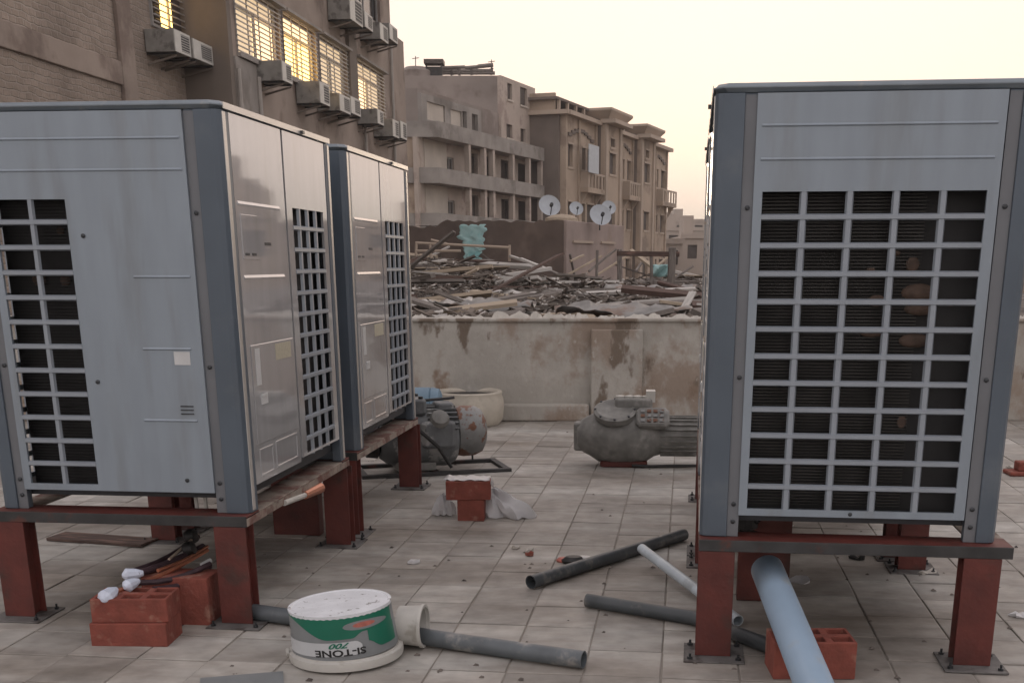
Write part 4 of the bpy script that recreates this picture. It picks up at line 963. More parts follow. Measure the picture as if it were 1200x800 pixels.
# local: y along receding right face, x to the right; body at x<0
Lr,_=PLN(728,262,(sc.x,sc.y),A3); Lf=AT(480,262,SY).x-sc.x
H1=sc.z
b=MB(); rs=random.Random(3)
def wob(pts): return pts
b.box(.0,.12,0,Lr,sz0,H1); b.build('side_wall',M_shed2,sh,bevel=.03)
b=MB(); n=30; x0=Lf*1.15
vs=[];fs=[]
for i in range(n+1):
    x=x0+(-x0)*i/n; zt_=H1+rs.uniform(-.08,.03)-( .15 if i<9 else 0)
    vs+=[(x,0,sz0),(x,0,zt_),(x,.3,zt_),(x,.3,sz0)]
for i in range(n):
    a=i*4; fs+=[(a,a+4,a+5,a+1),(a+1,a+5,a+6,a+2),(a+2,a+6,a+7,a+3)]
fs+=[(0,1,2,3),(n*4,n*4+3,n*4+2,n*4+1)]
b.add(vs,fs,Matrix.Rotation(.0,4,'Z')); 
# front wall runs square to the camera: counter-rotate
fw=b.build('front_wall',M_shed,sh); fw.rotation_euler=(0,0,A3*.72)
b=MB(); b.add([(0,.02,H1-.12),(x0*.95,.02-x0*.0,H1-.12),(x0*.95,Lr,H1-.12),(0,Lr,H1-.12)],[(0,1,2,3)]); o=b.build('shed_roof',M_rubble,sh)
b=MB(); z_=PLN(672,282,(sc.x,sc.y),A3)[1]
for (q0,q1,zz) in (((667,283),(690,283),0),((700,284),(716,284),0)):
    s0,z0_=PLN(*q0,(sc.x,sc.y),A3); s1,_=PLN(*q1,(sc.x,sc.y),A3); b.box(.12,.18,s0,s1,z0_-.04,z0_+.04)
b.build('wall_ledge',M_sandl,sh)
# torn teal sheet
c0=AT(553,286,39.6); b=MB(); r=random.Random(5); wv=[r.uniform(-3,3) for _ in range(22)]; nu,nv=14,20; vs=[];fs=[]
for j in range(nv+1):
    t=j/nv
    lft=537+ (4 if .35<t else 0)+(5*t if t>.5 else 0)+wv[j]*.8; rgt=569-(3*t)-(4 if t>.6 else 0)+wv[-j]
    for i in range(nu+1):
        q=AT(lft+(rgt-lft)*i/nu,263+(47*t)+r.uniform(-.4,.4)+(2 if (i%5==0 and j==0) else 0),39.6)-c0
        vs.append((q.x,.02*math.sin(i*.9+j*.35)+r.uniform(-.006,.006),q.z))
for j in range(nv):
    for i in range(nu): a=j*(nu+1)+i; fs.append((a,a+1,a+nu+2,a+nu+1))
b.add(vs,fs); o=b.build('teal_sheet',M_teal,None,smooth=True); o.modifiers.new('s','SOLIDIFY').thickness=.01; o.parent=sh; o.matrix_local=(Matrix.Translation(sh.location)@Matrix.Rotation(-A3,4,'Z')).inverted()@Matrix.Translation(c0); o.name='teal_paint_patch'
def dish(px,py,wpx,Y,label,tz=-.1,face=.25):
    p=AT(px,py,Y); R=wpx/2/FPX*Y*1.0
    o=empty('satellite_dish',(p.x,p.y,p.z),0,label,'satellite dish','satellite dishes on the shed roof')
    b=MB(); prof=[(.001,0)]+[(R*k/6,R*.22*(k/6)**2) for k in range(1,7)]+[(R*1.02,R*.23),(R*.99,R*.20)]
    Mx=Matrix.Rotation(face,4,'Z')@Matrix.Rotation(PI/2-.45,4,'X')
    b.lathe(prof,24,Mx,cap=False); b.build('reflector',M_dish,o,smooth=True,angle=60)
    b=MB(); b.tube([Mx@Vector((0,-R*.9,R*.15)),Mx@Vector((0,-R*.35,R*.95))],R*.045,6); arm=b.build('arm',M_steel,o)
    b=MB(); hp=Mx@Vector((0,-R*.3,R*1.0)); b.tube([hp,hp-Mx@Vector((0,0,R*.28))],R*.17,8); b.build('receiver',M_black,o)
    b=MB(); b.tube([Vector((0,.05,-R*1.25)),Vector((0,.05,-R*.2)),Mx@Vector((0,0,-.02))],R*.07,6); b.build('mast',M_steel,o)
dish(643.5,242,24,43,'large satellite dish, leftmost on the shed roof')
dish(675,245,15.5,44,'small satellite dish second from left on the shed roof')
dish(703,253,24,42,'large satellite dish at the right, lowest and nearest on the shed roof')
dish(713,244,16,45,'satellite dish partly hidden behind the large right one')
b=MB(); p=AT(658,254,42); b.lathe([(.42,0),(.4,.1),(.25,.2),(.02,.24)],14,Matrix.Translation((p.x,p.y,p.z-.15))@Matrix.Scale(1.4,4,(1,0,0))); o=b.build('sand_heap',M_wood2,None,smooth=True); tag(o,'yellowish rounded heap between the dishes on the shed roof','heap')

# ------------------------------------------------------------------ left apartment building
FA=.1062; FO=(-11.4,0)
def F(px,py): return PLN(px,py,FO,FA)
s0,_=F(276,100); s1,_=F(460,100); s2,_=F(475.5,100)
zsill=F(334,88)[1]; ztop=F(334,16)[1]
lb=empty('apartment_block',(FO[0],FO[1],0),-FA,'large brown apartment block at the upper left with barred windows and air conditioners','building')
wins=[]
def span(a,c): return F(a,100)[0],F(c,100)[0]
for (a,c,k) in ((281,331,'mix'),(335,372,'lit'),(376,407,'cur'),(417,449,'dim')): wins.append((*span(a,c),zsill,ztop,k))
storey=(ztop-zsill)+1.55
W2=[]
up=[(w[0],w[1],w[2]+storey,w[3]+storey,'dark') for w in wins]
dn=[(w[0],w[1],w[2]-storey,w[3]-storey,'dark') for w in wins]
allw=wins+up+dn
b=MB(); b.holed('y',s0,s1,-16,15,[w[:4] for w in allw],-.25,0); b.build('facade',M_render,lb)
b=MB(); b.box(-8,-.251,s0+.01,s1-.01,-16,15); b.build('inner_core',M_groove,lb)
b=MB(); s3=F(475,100)[0]; zc=F(470,47)[1]; b.box(-8,-.3,s1,s1+.001,-16,15); b.box(-8,-.02,s1+.002,s3,-16,zc); b.build('corner_wing',M_render,lb)
# recessed left part with mortared brick
b=MB(); b.box(-9.5,-1.2,8,s0-.002,-16,15); b.build('brick_wall',M_bwall,lb)
# concrete frame band + column on the brick part
def F2(px,py): return PLN(px,py,(FO[0]-1.2/math.cos(FA),0),FA)
sA,zA=F2(5,66); sB,zB2=F2(133,92)
zmid=(F2(60,60)[1]+F2(100,75)[1])/2
b=MB(); b.box(-1.2,-1.13,8,F2(140,80)[0],F2(90,84)[1],F2(90,55)[1]); b.build('concrete_band',M_render,lb,bevel=.02)
b=MB(); b.box(-1.2,-1.10,F2(136,80)[0],F2(152,80)[0],-16,15); b.build('concrete_column',M_render,lb,bevel=.02)
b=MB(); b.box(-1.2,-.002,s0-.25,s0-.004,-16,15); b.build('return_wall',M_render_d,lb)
b=MB(); b.box(.0,.05,s0,F(303,100)[0],-16,zsill-.12); b.build('corner_strip',M_concrete,lb)
# dark pilaster between windows 3 and 4, vertical pipes
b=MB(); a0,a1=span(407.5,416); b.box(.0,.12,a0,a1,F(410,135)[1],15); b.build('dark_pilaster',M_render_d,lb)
for px in (277,300,423,457):
    s_,_=F(px,100); b=MB(); b.tube([(.09,s_,-16),(.09,s_,zsill-.4 if px!=457 else F(457,48)[1])],.06,8); b.build('drain_pipe',M_pipe,lb,smooth=True)
barh=None
for w in allw:
    a0,a1,z0_,z1_,k=w
    f=MB(); f.holed('y',a0,a1,z0_,z1_,[(a0+.07,(a0+a1)/2-.04,z0_+.07,z1_-.5),((a0+a1)/2+.04,a1-.07,z0_+.07,z1_-.5),(a0+.07,a1-.07,z1_-.42,z1_-.07)],-.16,-.10); wf=f.build('window',M_wframe,lb)
    P={'mix':(M_curtain,M_lit2,M_curtain),'lit':(M_lit,M_lit,M_lit2),'cur':(M_curtain,M_curtain,M_curtain),'dim':(M_lit2,M_curtain,M_curtain),'dark':(M_glass,M_glass,M_glass)}[k]
    f=MB(); f.box(-.20,-.19,a0+.07,(a0+a1)/2,z0_+.06,z1_-.46); f.build('pane',P[0],wf)
    f=MB(); f.box(-.20,-.19,(a0+a1)/2+.001,a1-.07,z0_+.06,z1_-.46); f.build('pane',P[1],wf)
    f=MB(); f.box(-.20,-.19,a0+.07,a1-.07,z1_-.459,z1_-.05); f.build('pane',P[2],wf)
    if k!='dark':
        n=14
        mesh_b=None
        for j in range(n):
            z=z0_+.05+(z1_-z0_-.1)*j/(n-1)
            if mesh_b is None:
                q=MB(); q.box(.0,.03,0,a1-a0+.1,-.014,.014); mesh_b=q.mesh('security_bar'); mesh_b.materials.append(M_wbar)
            inst('security_bar',mesh_b,wf,(.03,a0-.05,z))
        q=MB()
        for j in range(5): y=a0+(a1-a0)*j/4; q.box(.001,.03,y-.015,y+.015,z0_,z1_)
        q.build('bar_upright',M_wbar,wf)
    q=MB(); q.box(.0,.12,a0-.06,a1+.06,z0_-.10,z0_); q.build('sill',M_concrete,wf)
    q=MB(); q.box(.0,.22,a0-.06,a1+.06,z1_,z1_+.07); q.build('lintel_ledge',M_concrete,wf)
# window on the recessed part (upper left) with warm light
sa,_=F2(173,20); sb,_=F2(212,20); z0_=F2(190,36)[1]
f=MB(); f.holed('y',sa,sb,z0_,z0_+1.7,[(sa+.06,(sa+sb)/2-.03,z0_+.06,z0_+1.64),((sa+sb)/2+.03,sb-.06,z0_+.06,z0_+1.64)],-1.22,-1.14); wf=f.build('window',M_wframe,lb)
f=MB(); f.box(-1.2,-1.18,sa+.05,sa+(sb-sa)*.28,z0_+.05,z0_+1.65); f.build('pane',M_glass,wf); f=MB(); f.box(-1.2,-1.18,sa+(sb-sa)*.28+.001,sa+(sb-sa)*.62,z0_+.05,z0_+1.65); f.build('pane',M_lit,wf); f=MB(); f.box(-1.2,-1.18,sa+(sb-sa)*.62+.001,sb-.05,z0_+.05,z0_+1.65); f.build('pane',M_shutter,wf)
q=MB()
for j in range(12): z=z0_+.1+j*.14; q.box(-1.1,-1.07,sa-.03,sb+.03,z-.012,z+.012)
tag(q.build('security_bars',M_wbar,wf),kind='stuff')
# air conditioners hung on the walls: (px left, px right, py of the bottom edge at left), facade
def wall_ac(pl,pr,pyt,pyb,x0,dep,label,m=M_acg):
    fo=(FO[0]+(x0+dep)/math.cos(FA),0)
    a0,zb_=PLN(pl,pyb,fo,FA); a1,_=PLN(pr,pyb,fo,FA); hgt=PLN(pl,pyt,fo,FA)[1]-zb_; sh_=(x0+dep)*math.tan(FA); a0+=sh_*0; a1+=sh_*0
    o=empty('window_air_conditioner',(0,0,0),0,label,'air conditioner','air conditioners hung on the brown block')
    o.location=(FO[0],FO[1],0); o.rotation_euler=(0,0,-FA)
    b=MB(); b.bevbox(x0+.02,x0+dep,a0,a1,zb_,zb_+hgt,.01); b.build('case',m,o)
    X_=x0+dep
    b=MB(); b.holed('y',a0+.01,a1-.01,zb_+.01,zb_+hgt-.01,[(a0+(a1-a0)*.40,a1-.05,zb_+.06,zb_+hgt-.06)],X_,X_+.02); b.build('front_frame',M_acw,o)
    b=MB(); b.box(X_+.001,X_+.008,a0+(a1-a0)*.40,a1-.05,zb_+.06,zb_+hgt-.06); c=b.build('coil',M_acd,o)
    b=MB()
    for j in range(7): z=zb_+.08+(hgt-.16)*j/6; b.box(X_+.009,X_+.018,a0+(a1-a0)*.42,a1-.06,z-.006,z+.006)
    b.build('louvres',M_acw,o)
    for yy in (a0+.08,a1-.12): b=MB(); b.box(x0,X_+.03,yy,yy+.04,zb_-.045,zb_-.003); b.build('bracket',M_steel,o); b=MB(); b.add([(x0,yy,zb_-.22),(x0,yy+.04,zb_-.22),(X_,yy+.04,zb_-.05),(X_,yy,zb_-.05),(x0,yy,zb_-.27),(x0,yy+.04,zb_-.27),(X_,yy+.04,zb_-.09),(X_,yy,zb_-.09)],[(0,1,2,3),(4,7,6,5),(0,3,7,4),(1,5,6,2)]); b.build('bracket_strut',M_render_d,o)
acs=[(332,343,72,95,'air conditioner below the leftmost big window of the brown block'),
 (376,387,96,121,'air conditioner below the bright yellow window'),
 (399,411,110,130,'left one of a close pair of air conditioners below the third window'),
 (412,423,113,133,'right one of a close pair of air conditioners below the third window'),
 (443,450,128,145,'air conditioner below the fourth window'),
 (461,468,140,160,'left one of the last pair of air conditioners near the block corner'),
 (470,477,142,162,'right one of the last pair of air conditioners at the block corner'),
 (411,425,-6,23,'large air conditioner cut by the top of the view'),
 (428,437,14,32,'small air conditioner next to the large one near the top'),
 (446,455,27,46,'air conditioner high on the block near the skyline'),
 (457,466,28,46,'highest corner air conditioner next to the sky')]
for a_ in acs: wall_ac(a_[0],a_[1],a_[2],a_[3],0,.72,a_[4])
wall_ac(204,222,34,60,-1.2,.72,'left one of the pair of air conditioners on the brick part'); wall_ac(226,248,45,68,-1.2,.78,'right one of the pair of air conditioners on the brick part')

# ------------------------------------------------------------------ middle apartment building with balcony bands
BA=math.radians(19.9); B0=AT(515,200,70); BO=(B0.x,B0.y)
def FB(px,py): return PLN(px,py,BO,BA)
b2=empty('balcony_building',(BO[0],BO[1],0),-BA,'grey apartment building with long balcony bands behind the shed','building')
sE,_=FB(638,200)
z1t=FB(516,142.5)[1]; z1b=FB(516,161)[1]; z2t=FB(516,196.5)[1]; z2b=FB(516,214.5)[1]
st=z1t-z2t; z3t=z2t-st; z3b=z2b-st
dep=-1.1     # wall plane behind balcony front
xl=-5.2      # left end of the end face
def FBw(px,py):
    n=Vector((math.cos(BA),-math.sin(BA))); return PLN(px,py,(BO[0]+n.x*dep,BO[1]+n.y*dep),BA)
holes=[]; glaz=[]
for fl_ in range(-1,3):
    zb_=z2t-st*fl_-0.2 if 0 else None
rows=[(z1b,z2t),(z2b,z3t),(z3b,z3t-st)]
for (zt_,zl) in rows:
    base=zl-1.0
    for (pa_,pb_,k) in ((524,532,'w'),(545,560,'o'),(566,576,'o'),(587,599,'o'),(607,619,'o'),(624,630,'w')):
        a0,_=FBw(pa_,200); a1,_=FBw(pb_,200)
        h=(a0,a1,base+.2 if k=='o' else zl+.05,zt_-.25 if k=='o' else zt_-.75); holes.append(h); glaz.append((h,k))
b=MB(); b.holed('y',-.6,sE-.1,-16,z1b-.001,holes,dep-.25,dep); b.build('long_facade',M_pinkish,b2)
b=MB(); b.box(-14,dep-1.0,.35,sE-.1,-16,z1b-.001); b.build('building_core',M_flatgrey,b2)
b=MB(); b.holed('y',.3,3.3,-16,z1b-.002,[h for h,k in glaz if k=='w' and h[0]<5],dep-.0,dep+.04); b.build('white_bay',M_cream,b2)
for (h,k) in glaz:
    q=MB(); q.box(dep-.98 if k=='o' else dep-.2,dep-.95 if k=='o' else dep-.17,h[0],h[1],h[2],h[3]); w_=q.build('window' if k=='w' else 'loggia_door',M_shutter,b2)
    if k=='w':
        q=MB(); q.holed('y',h[0],h[1],h[2],h[3],[(h[0]+.08,(h[0]+h[1])/2-.03,h[2]+.08,h[3]-.08),((h[0]+h[1])/2+.03,h[1]-.08,h[2]+.08,h[3]-.08)],dep-.16,dep-.1); q.build('frame',M_wframe,w_)
# columns between the loggias
for (zt_,zl) in rows:
    for px in (552,570,580,603,622,636):
        a0,_=FB(px,200); q=MB(); q.box(-.35,-.05,a0-.16,a0+.16,zl-1.0,zt_); q.build('column',M_pinkish,b2)
# end face (facing the camera) with windows
hol=[]; gl=[]
for (zt_,zl) in rows:
    xa=xl+.9; xb=xl+2.4; h=(xa,xb,zl+.0,zt_-.8); hol.append(h); gl.append(h)
b=MB(); b.holed('x',xl*2.2,-.0+dep,-16,z1b-.001,hol,.15,.35); ef=b.build('end_facade',M_sand,b2); ef.rotation_euler=(0,0,BA)
for h in gl:
    q=MB(); q.box(h[0],h[1],.3,.33,h[2],h[3]); w_=q.build('window',M_shutter,b2); w_.rotation_euler=(0,0,BA); q=MB(); q.holed('x',h[0],h[1],h[2],h[3],[(h[0]+.1,(h[0]+h[1])/2-.05,h[2]+.1,h[3]-.1),((h[0]+h[1])/2+.05,h[1]-.1,h[2]+.1,h[3]-.1)],.2,.28); q.build('frame',M_wframe,w_)
# balcony bands
for (zt_,zb_) in ((z1t,z1b),(z2t,z2b),(z3t,z3b)):
    q=MB(); q.box(-.16,0,-.0,sE,zb_,zt_); bb=q.build('balcony_band',M_concrete,b2); q=MB(); q.box(xl*2.2,-.003,-.0,.15,zb_,zt_); q.build('end_balcony_band',M_concrete,b2).rotation_euler=(0,0,BA)
    q=MB(); q.box(xl*2.2,-.02,.151,sE-.02,zb_-.02,zb_+.15); q.build('balcony_slab',M_flatgrey,bb)
# penthouse storeys
zp1=FBw(586,88)[1]
sP,_=FBw(587,100); sQ,_=FBw(627,100)
nB=Vector((math.cos(BA),-math.sin(BA)))
hs_=[]
for (pa_,pb_,ya,yb) in ((594.5,600,98,117),(609.5,617.5,103,124),(593.5,600.5,146,162),(610,616,151,167)):
    a0,zA_=FBw(pa_,ya); a1,_=FBw(pb_,ya); _,zB_=FBw((pa_+pb_)/2,yb); zA_=FBw((pa_+pb_)/2,ya)[1]; hs_.append((a0,a1,zB_,zA_))
b=MB(); b.holed('y',sP,sQ,z1b,zp1,hs_,dep-.25,dep); b.build('penthouse_side',M_pinkish,b2)
for h in hs_:
    q=MB(); q.box(dep-.2,dep-.17,h[0],h[1],h[2],h[3]); w_=q.build('window',M_shutter,b2); q=MB(); q.box(dep,dep+.08,h[0]-.1,h[1]+.1,h[2]-.12,h[2]); q.build('sill',M_cream,w_)
b=MB(); cB,sB_=math.cos(BA),math.sin(BA); L0=24
b.prism([(dep-.251,sP),(dep-.251,sQ),(dep-.251-L0,sQ),(dep-.251-L0*cB,sP-L0*sB_)],z1b,zp1-.01); b.build('penthouse_block',M_flatgrey,b2)
YR=CO_=None
q0,_=FBw(627.5,100); q1,_=FBw(636,100); b=MB(); b.box(-3,dep+.3,q0,q1,z1b,FBw(630,112)[1]); tw_=b.build('stair_tower',M_flatgrey,b2)
for ya,yb in ((120,127),(138,147),(155,170)):
    q=MB(); q.box(dep+.3,dep+.33,q0+.5,q1-.5,FBw(631,yb)[1],FBw(631,ya)[1]); q.build('window',M_shutter,b2)
# upper terrace rooms behind the top band (pale box with windows)
a0,zA_=FB(511,118); a1,_=FB(533,120); zB_=z1t
hh=[]
for (pa_,pb_) in ((541,546),(552,559)):
    x0_,_=FBw(pa_,130); x1_,_=FBw(pb_,130); hh.append((x0_,x1_,FBw(545,152)[1],FBw(545,131)[1]))
t0,_=FBw(508,130); t1,_=FBw(563,130); zt_=FBw(520,117)[1]
b=MB(); b.holed('y',.1,t1,z1b,zt_,hh+[(.8,3.2,z1t+.2,zt_-.35),(4.0,5.6,z1t+.2,zt_-.4)],dep-.2,dep+.05); b.build('terrace_room_wall',M_concrete,b2)
for h in [(.8,3.2,z1t+.2,zt_-.35),(4.0,5.6,z1t+.2,zt_-.4)]:
    q=MB(); q.box(dep-.15,dep-.05,*h[:2],*h[2:]); q.build('pane',M_cream,b2)
b=MB(); b.prism([(dep-.201,.1),(dep-.201,sP-.01),(dep-10,sP-4.0),(dep-12,-2.5)],z1b,zt_+.25); b.build('terrace_block',M_flatgrey,b2)
for h in hh: q=MB(); q.box(dep-.19,dep-.17,*h); q.build('window',M_shutter,b2)
# roof clutter
rc=empty('roof_tank',(0,0,0),0,'square water tank on a stand on the roof of the balcony building','water tank')
YR=BO[1]+sP*cB+3; print('roofY',YR,zp1)
c0=AT(509,75,YR)
b=MB(); b.box(c0.x-.65,c0.x+.65,c0.y-.6,c0.y+.6,AT(509,76,YR).z,AT(509,71,YR).z); b.build('tank',M_shutter,rc)
b=MB()
for dx in (-.55,.45): b.box(c0.x+dx,c0.x+dx+.1,c0.y-.5,c0.y-.4,zp1-.1,AT(509,76,YR).z)
b.box(c0.x-.5,c0.x+.5,c0.y-.3,c0.y+.3,zp1-.1,AT(509,79,YR).z); b.build('stand',M_steel,rc)
rf=empty('roof_pergola',(0,0,0),0,'ragged timber and junk along the roof edge of the balcony building','roof junk')
r=random.Random(12)
def RP(px,py): return AT(px,py,YR+1)
for k in range(26):
    px=r.uniform(502,576); b=MB(); a_=RP(px,88); c_=RP(px+r.uniform(-2,2),r.uniform(79,84)); b.tube([a_,c_],r.uniform(.05,.16),5); b.build('upright',M_shutter if k%2 else M_wood,rf)
for (a_,c_) in (((518,80),(545,79)),((545,80),(578,77)),((516,84),(578,83)),((560,78),(578,76)),((505,86),(580,86))):
    b=MB(); b.tube([RP(*a_),RP(*c_)],.12,5); b.build('beam',M_wood,rf)
for px,y0_,y1_ in ((487,66,86),(576,70,86)):
    b=MB(); b.tube([RP(px,y1_),RP(px,y0_)],.03,5); b.tube([RP(px-4,y0_+3),RP(px+4,y0_+2)],.025,5); o=b.build('antenna',M_steel); tag(o,'thin roof antenna above the '+('left end' if px<500 else 'middle')+' of the balcony building','antenna')
b=MB(); c0=AT(484,90,74); b.lathe([(1.0,0),(1.05,.9),(.7,1.15),(.1,1.2)],16,Matrix.Translation((AT(488,95,YR).x,YR,zp1-.3))); o=b.build('water_tank',M_flatgrey,None,smooth=True); tag(o,'rounded tank at the left end of the balcony building roof','water tank')

# ------------------------------------------------------------------ right ornate building
CA=math.radians(19.7); C0=AT(661,200,86); CO=(C0.x,C0.y)
def FC(px,py): return PLN(px,py,CO,CA)
b3=empty('ornate_building',(CO[0],CO[1],0),-CA,'sandy old building with deep eaves, bays and small balconies next to the balcony building','building')
def S3(px): return FC(px,200)[0]
zA=FC(661,136)[1]     # cornice level of first section
sects=[(661,698,0,135,'r'),(698,717,.7,139,'b'),(717,741,0,157,'r'),(741,757,.7,161,'b'),(757,781,0,177,'r')]
ztops=[]
ztA=FC(680,141)[1]; ztB=FC(707,146)[1]; 
tops=[ztA,FC(712,141)[1],FC(728,161)[1],FC(752,157)[1],FC(770,176)[1]]
tops=[ztA]*5
tops=[ztA,ztA+.15,ztA-.1,ztA+.05,ztA-.1]; print('tops',ztA,FC(724,144),FC(764,159),FC(784,180))
floors=[(170,197),(203,204),(232,262)]
flz=[ (FC(674,197)[1],FC(674,169)[1]), (FC(664,262)[1],FC(664,226)[1]) ]
hgt=flz[0][1]-flz[0][0]; stz=flz[0][0]-flz[1][0]
for i,(pa_,pb_,out,yt,k) in enumerate(sects):
    a0,a1=S3(pa_),S3(pb_); wd=a1-a0; hol=[]
    for f_ in range(3):
        zb_=flz[0][0]-stz*f_; 
        if k=='b': hol.append((a0+wd*.30,a0+wd*.70,zb_+.0,zb_+hgt-.1)); hol.append((a0+wd*.38,a0+wd*.62,zb_+hgt+.35,zb_+hgt+.95)) if f_==0 else None
        else:
            for q_ in ((.12,.26),(.55,.66),(.72,.95)) if i<2 else ((.1,.28),(.40,.60),(.74,.94)): hol.append((a0+wd*q_[0],a0+wd*q_[1],zb_,zb_+hgt-.1))
    zt_=tops[i]
    b=MB(); b.holed('y',a0+.001*i,a1,-16,zt_,hol,out-.3,out); fcd=b.build('bay_facade' if k=='b' else 'facade',M_sand,b3)
    b=MB(); b.box(-11,out-.301,a0,a1,-16,zt_-.1); b.build('bay_core',M_rear,b3)
    for h in hol:
        q=MB(); q.box(out-.28,out-.25,h[0],h[1],h[2],h[3]); w_=q.build('window',M_shutter,b3)
        q=MB(); q.box(out,out+.06,h[0]-.12,h[1]+.12,h[2]-.15,h[2]); q.build('sill',M_sandl,w_); q=MB(); q.box(out,out+.06,h[0]-.12,h[1]+.12,h[3],h[3]+.12); q.build('lintel',M_sandl,w_)
    # cornice / eaves
    q=MB(); q.box(out-.3,out+(.9 if k=='b' else .55),a0-.25,a1+.25,zt_,zt_+.28); q.build('cornice',M_sandl,b3)
    if k=='r':
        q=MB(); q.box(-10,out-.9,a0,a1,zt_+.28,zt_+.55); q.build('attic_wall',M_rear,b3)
        if i<4:
            q=MB(); q.box(-10.5,out-.3,a0-.6,a1+.2,zt_+.95,zt_+1.12); 
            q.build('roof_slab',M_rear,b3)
            for t in range(5): q=MB(); q.box(out-.5,out-.3,a0+wd*t/4-.1,a0+wd*t/4+.1,zt_+.28,zt_+.95); q.build('roof_post',M_sandl,b3)
    else:
        q=MB(); ov=.75; zc=zt_+.28
        q.add([(out-.3,a0-.1,zc),(out+.3,a0-.1,zc),(out+.3,a1+.1,zc),(out-.3,a1+.1,zc),(out-3,a0-ov,zc+.55),(out+ov,a0-ov,zc+.55),(out+ov,a1+ov,zc+.55),(out-3,a1+ov,zc+.55),(out-3,a0-ov,zc+.72),(out+ov,a0-ov,zc+.72),(out+ov,a1+ov,zc+.72),(out-3,a1+ov,zc+.72)],
          [(0,3,2,1),(0,1,5,4),(1,2,6,5),(2,3,7,6),(3,0,4,7),(4,5,9,8),(5,6,10,9),(6,7,11,10),(7,4,8,11),(8,9,10,11)]); q.build('flared_eaves',M_sandl,b3)
    for f0 in ((.0,.05),(.40,.45),(.95,1.0)) if k=='r' else ((.0,.12),(.88,1.0)): q=MB(); q.box(out,out+.14,a0+wd*f0[0]+.01,a0+wd*f0[1],-16,zt_-.001); q.build('pilaster',M_sandl if k=='b' else M_sand,b3)
    # balconies
    if k=='r':
        z_=flz[0][0]-1.25; a2,a3=(a0+wd*.45,a1+.2) if i<3 else (a0+wd*.45,a1+1.2)
        q=MB(); q.box(out,out+.75,a2,a3,z_-.35,z_); bl_=q.build('balcony',M_sand,b3)
        q=MB(); q.box(out+.66,out+.75,a2,a3,z_+.9,z_+1.05); q.box(out+.66,out+.75,a2,a2+.25,z_,z_+.9); q.box(out+.66,out+.75,a3-.25,a3,z_,z_+.9)
        for t in range(1,5): y=a2+(a3-a2)*t/5; q.box(out+.66,out+.75,y-.12,y+.12,z_,z_+.9)
        q.box(out,out+.65,a2,a2+.1,z_,z_+1.05); q.build('balustrade',M_sandl,bl_)
        for y in (a2+.3,a3-.4): q=MB(); q.add([(out,y,z_-.35),(out+.55,y,z_-.35),(out,y,z_-1.2),(out,y+.25,z_-.35),(out+.55,y+.25,z_-.35),(out,y+.25,z_-1.2)],[(0,1,2),(3,5,4),(0,3,4,1),(1,4,5,2),(2,5,3,0)]); q.build('bracket',M_sandl,bl_)
        # arched relief line
        q=MB(); zc=flz[0][1]+.5; 
        for t in range(8): 
            y0_=a0+wd*(.1+.8*t/8); y1_=a0+wd*(.1+.8*(t+1)/8); z0_=zc+.5*math.sin(PI*t/8); z1_=zc+.5*math.sin(PI*(t+1)/8); q.box(out,out+.12,y0_,y1_,min(z0_,z1_)-.08,min(z0_,z1_)+.14)
        q.build('arch_moulding',M_rear,b3)
# laundry/awning pale sheets on first balcony
a0,z_=FC(674,197); q=MB(); q.box(1.0,1.05,a0,S3(686),z_-.3,z_+1.6); q.build('pale_awning',M_dish,b3)
# side wall facing the camera
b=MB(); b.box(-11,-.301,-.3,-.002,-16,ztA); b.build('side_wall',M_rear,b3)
b=MB(); b.box(-11,.5,-.6,-.301,ztA,ztA+.28); b.build('side_cornice',M_sandl,b3)
b=MB(); b.box(-11,-.6,-.25,-.003,ztA+.28,ztA+1.4); b.build('side_attic',M_sand,b3)

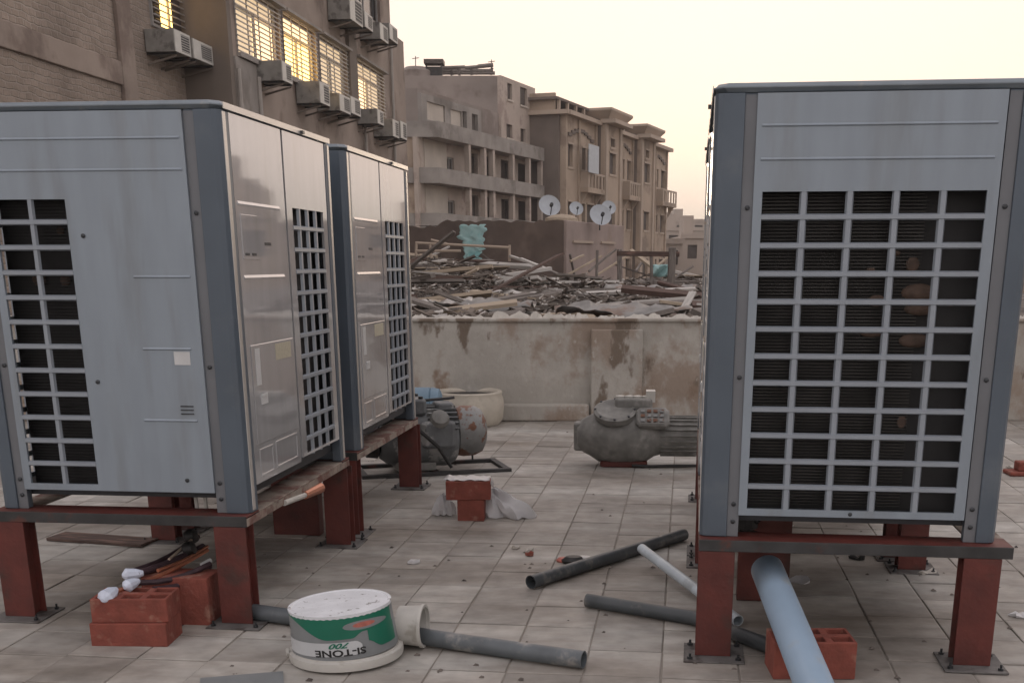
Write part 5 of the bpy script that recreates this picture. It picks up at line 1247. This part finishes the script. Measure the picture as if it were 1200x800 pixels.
# ------------------------------------------------------------------ far pale city and skyline to the right
r=random.Random(31)
def block(cx,cy,w,d,h,label,m=M_far,nwin=True,rz=.2,name='distant_building',grp=None,nf=None):
    o=empty(name,(cx,cy,-16),rz,label,'building',grp)
    hol=[]; nfl=max(2,int((h)/3.1)); nc=max(2,int(w/3))
    for f_ in range(max(0,nfl-5),nfl):
        for c_ in range(nc):
            x0_=-w/2+w*(c_+.25)/nc; hol.append((x0_,x0_+w/nc*.45,h*(f_+.3)/nfl,h*(f_+.72)/nfl))
    b=MB(); b.holed('x',-w/2,w/2,0,h,hol,0,.4); b.build('front_wall',m,o)
    b=MB(); b.box(-w/2,w/2,.401,d,0,h); b.build('block_body',m,o)
    for hh_ in hol: q=MB(); q.box(hh_[0],hh_[1],.3,.38,hh_[2],hh_[3]); q.build('window',M_shutter,o)
    b=MB(); b.box(-w/2+w*.1,-w/2+w*.35,d*.3,d*.6,h+.001,h+2.2); b.build('roof_room',m,o); b=MB(); b.box(-w/2-.2,w/2+.2,-.2,-.001,h-.3,h+.2); b.build('parapet_edge',m,o)
    return o
def far(px0,px1,pyt,Y,label,grp='pale far buildings in the gap'):
    a_=AT(px0,pyt,Y); c_=AT(px1,pyt,Y); block((a_.x+c_.x)/2,Y,c_.x-a_.x,14,a_.z+16,label,grp=None,rz=0)
far(772,794,250,260,'tall pale hazy building seen in the gap beside the right unit')
far(788,830,258,230,'broad pale hazy building behind the gap, right of the tall one')
far(778,826,268,180,'pale stepped building in front of the hazy far ones')
far(800,850,276,130,'lower pale building in the gap nearest the rubble')
far(768,800,282,120,'low pale building just right of the ornate building base')
# city on the right (mirrored in the shiny panels) and around
k=0
for (cx,cy,w,d,h) in ((34,62,16,12,20.3),(52,58,14,12,22),(20,78,13,10,18.3),(66,44,16,12,21.5),(47,84,18,12,23.5),(34,105,20,12,21),(76,70,20,14,25),(60,26,14,14,20.5),(64,2,14,14,22),(14,60,10,9,17.2)):
    k+=1; block(cx,cy,w,d,h,'brown rooftop building beyond the right edge of the view, block %s'%['a','b','c','d','e','f','g','h','i','j'][k-1],m=M_sand,rz=.15*((k%3)-1)-.5,name='side_building',grp='buildings beyond the right unit')

# ------------------------------------------------------------------ evening haze
hm=bpy.data.materials.new('haze_air'); hm.use_nodes=True; n=hm.node_tree.nodes; n.remove(n['Principled BSDF'])
pv=n.new('ShaderNodeVolumePrincipled'); pv.inputs['Color'].default_value=(.95,.92,.9,1); pv.inputs['Density'].default_value=.0007
hm.node_tree.links.new(pv.outputs[0],n['Material Output'].inputs['Volume'])
b=MB(); b.box(-610,610,-610,610,-17.3,19.5); tag(b.build('haze',hm),'thin warm evening haze over the city','haze',kind='stuff')
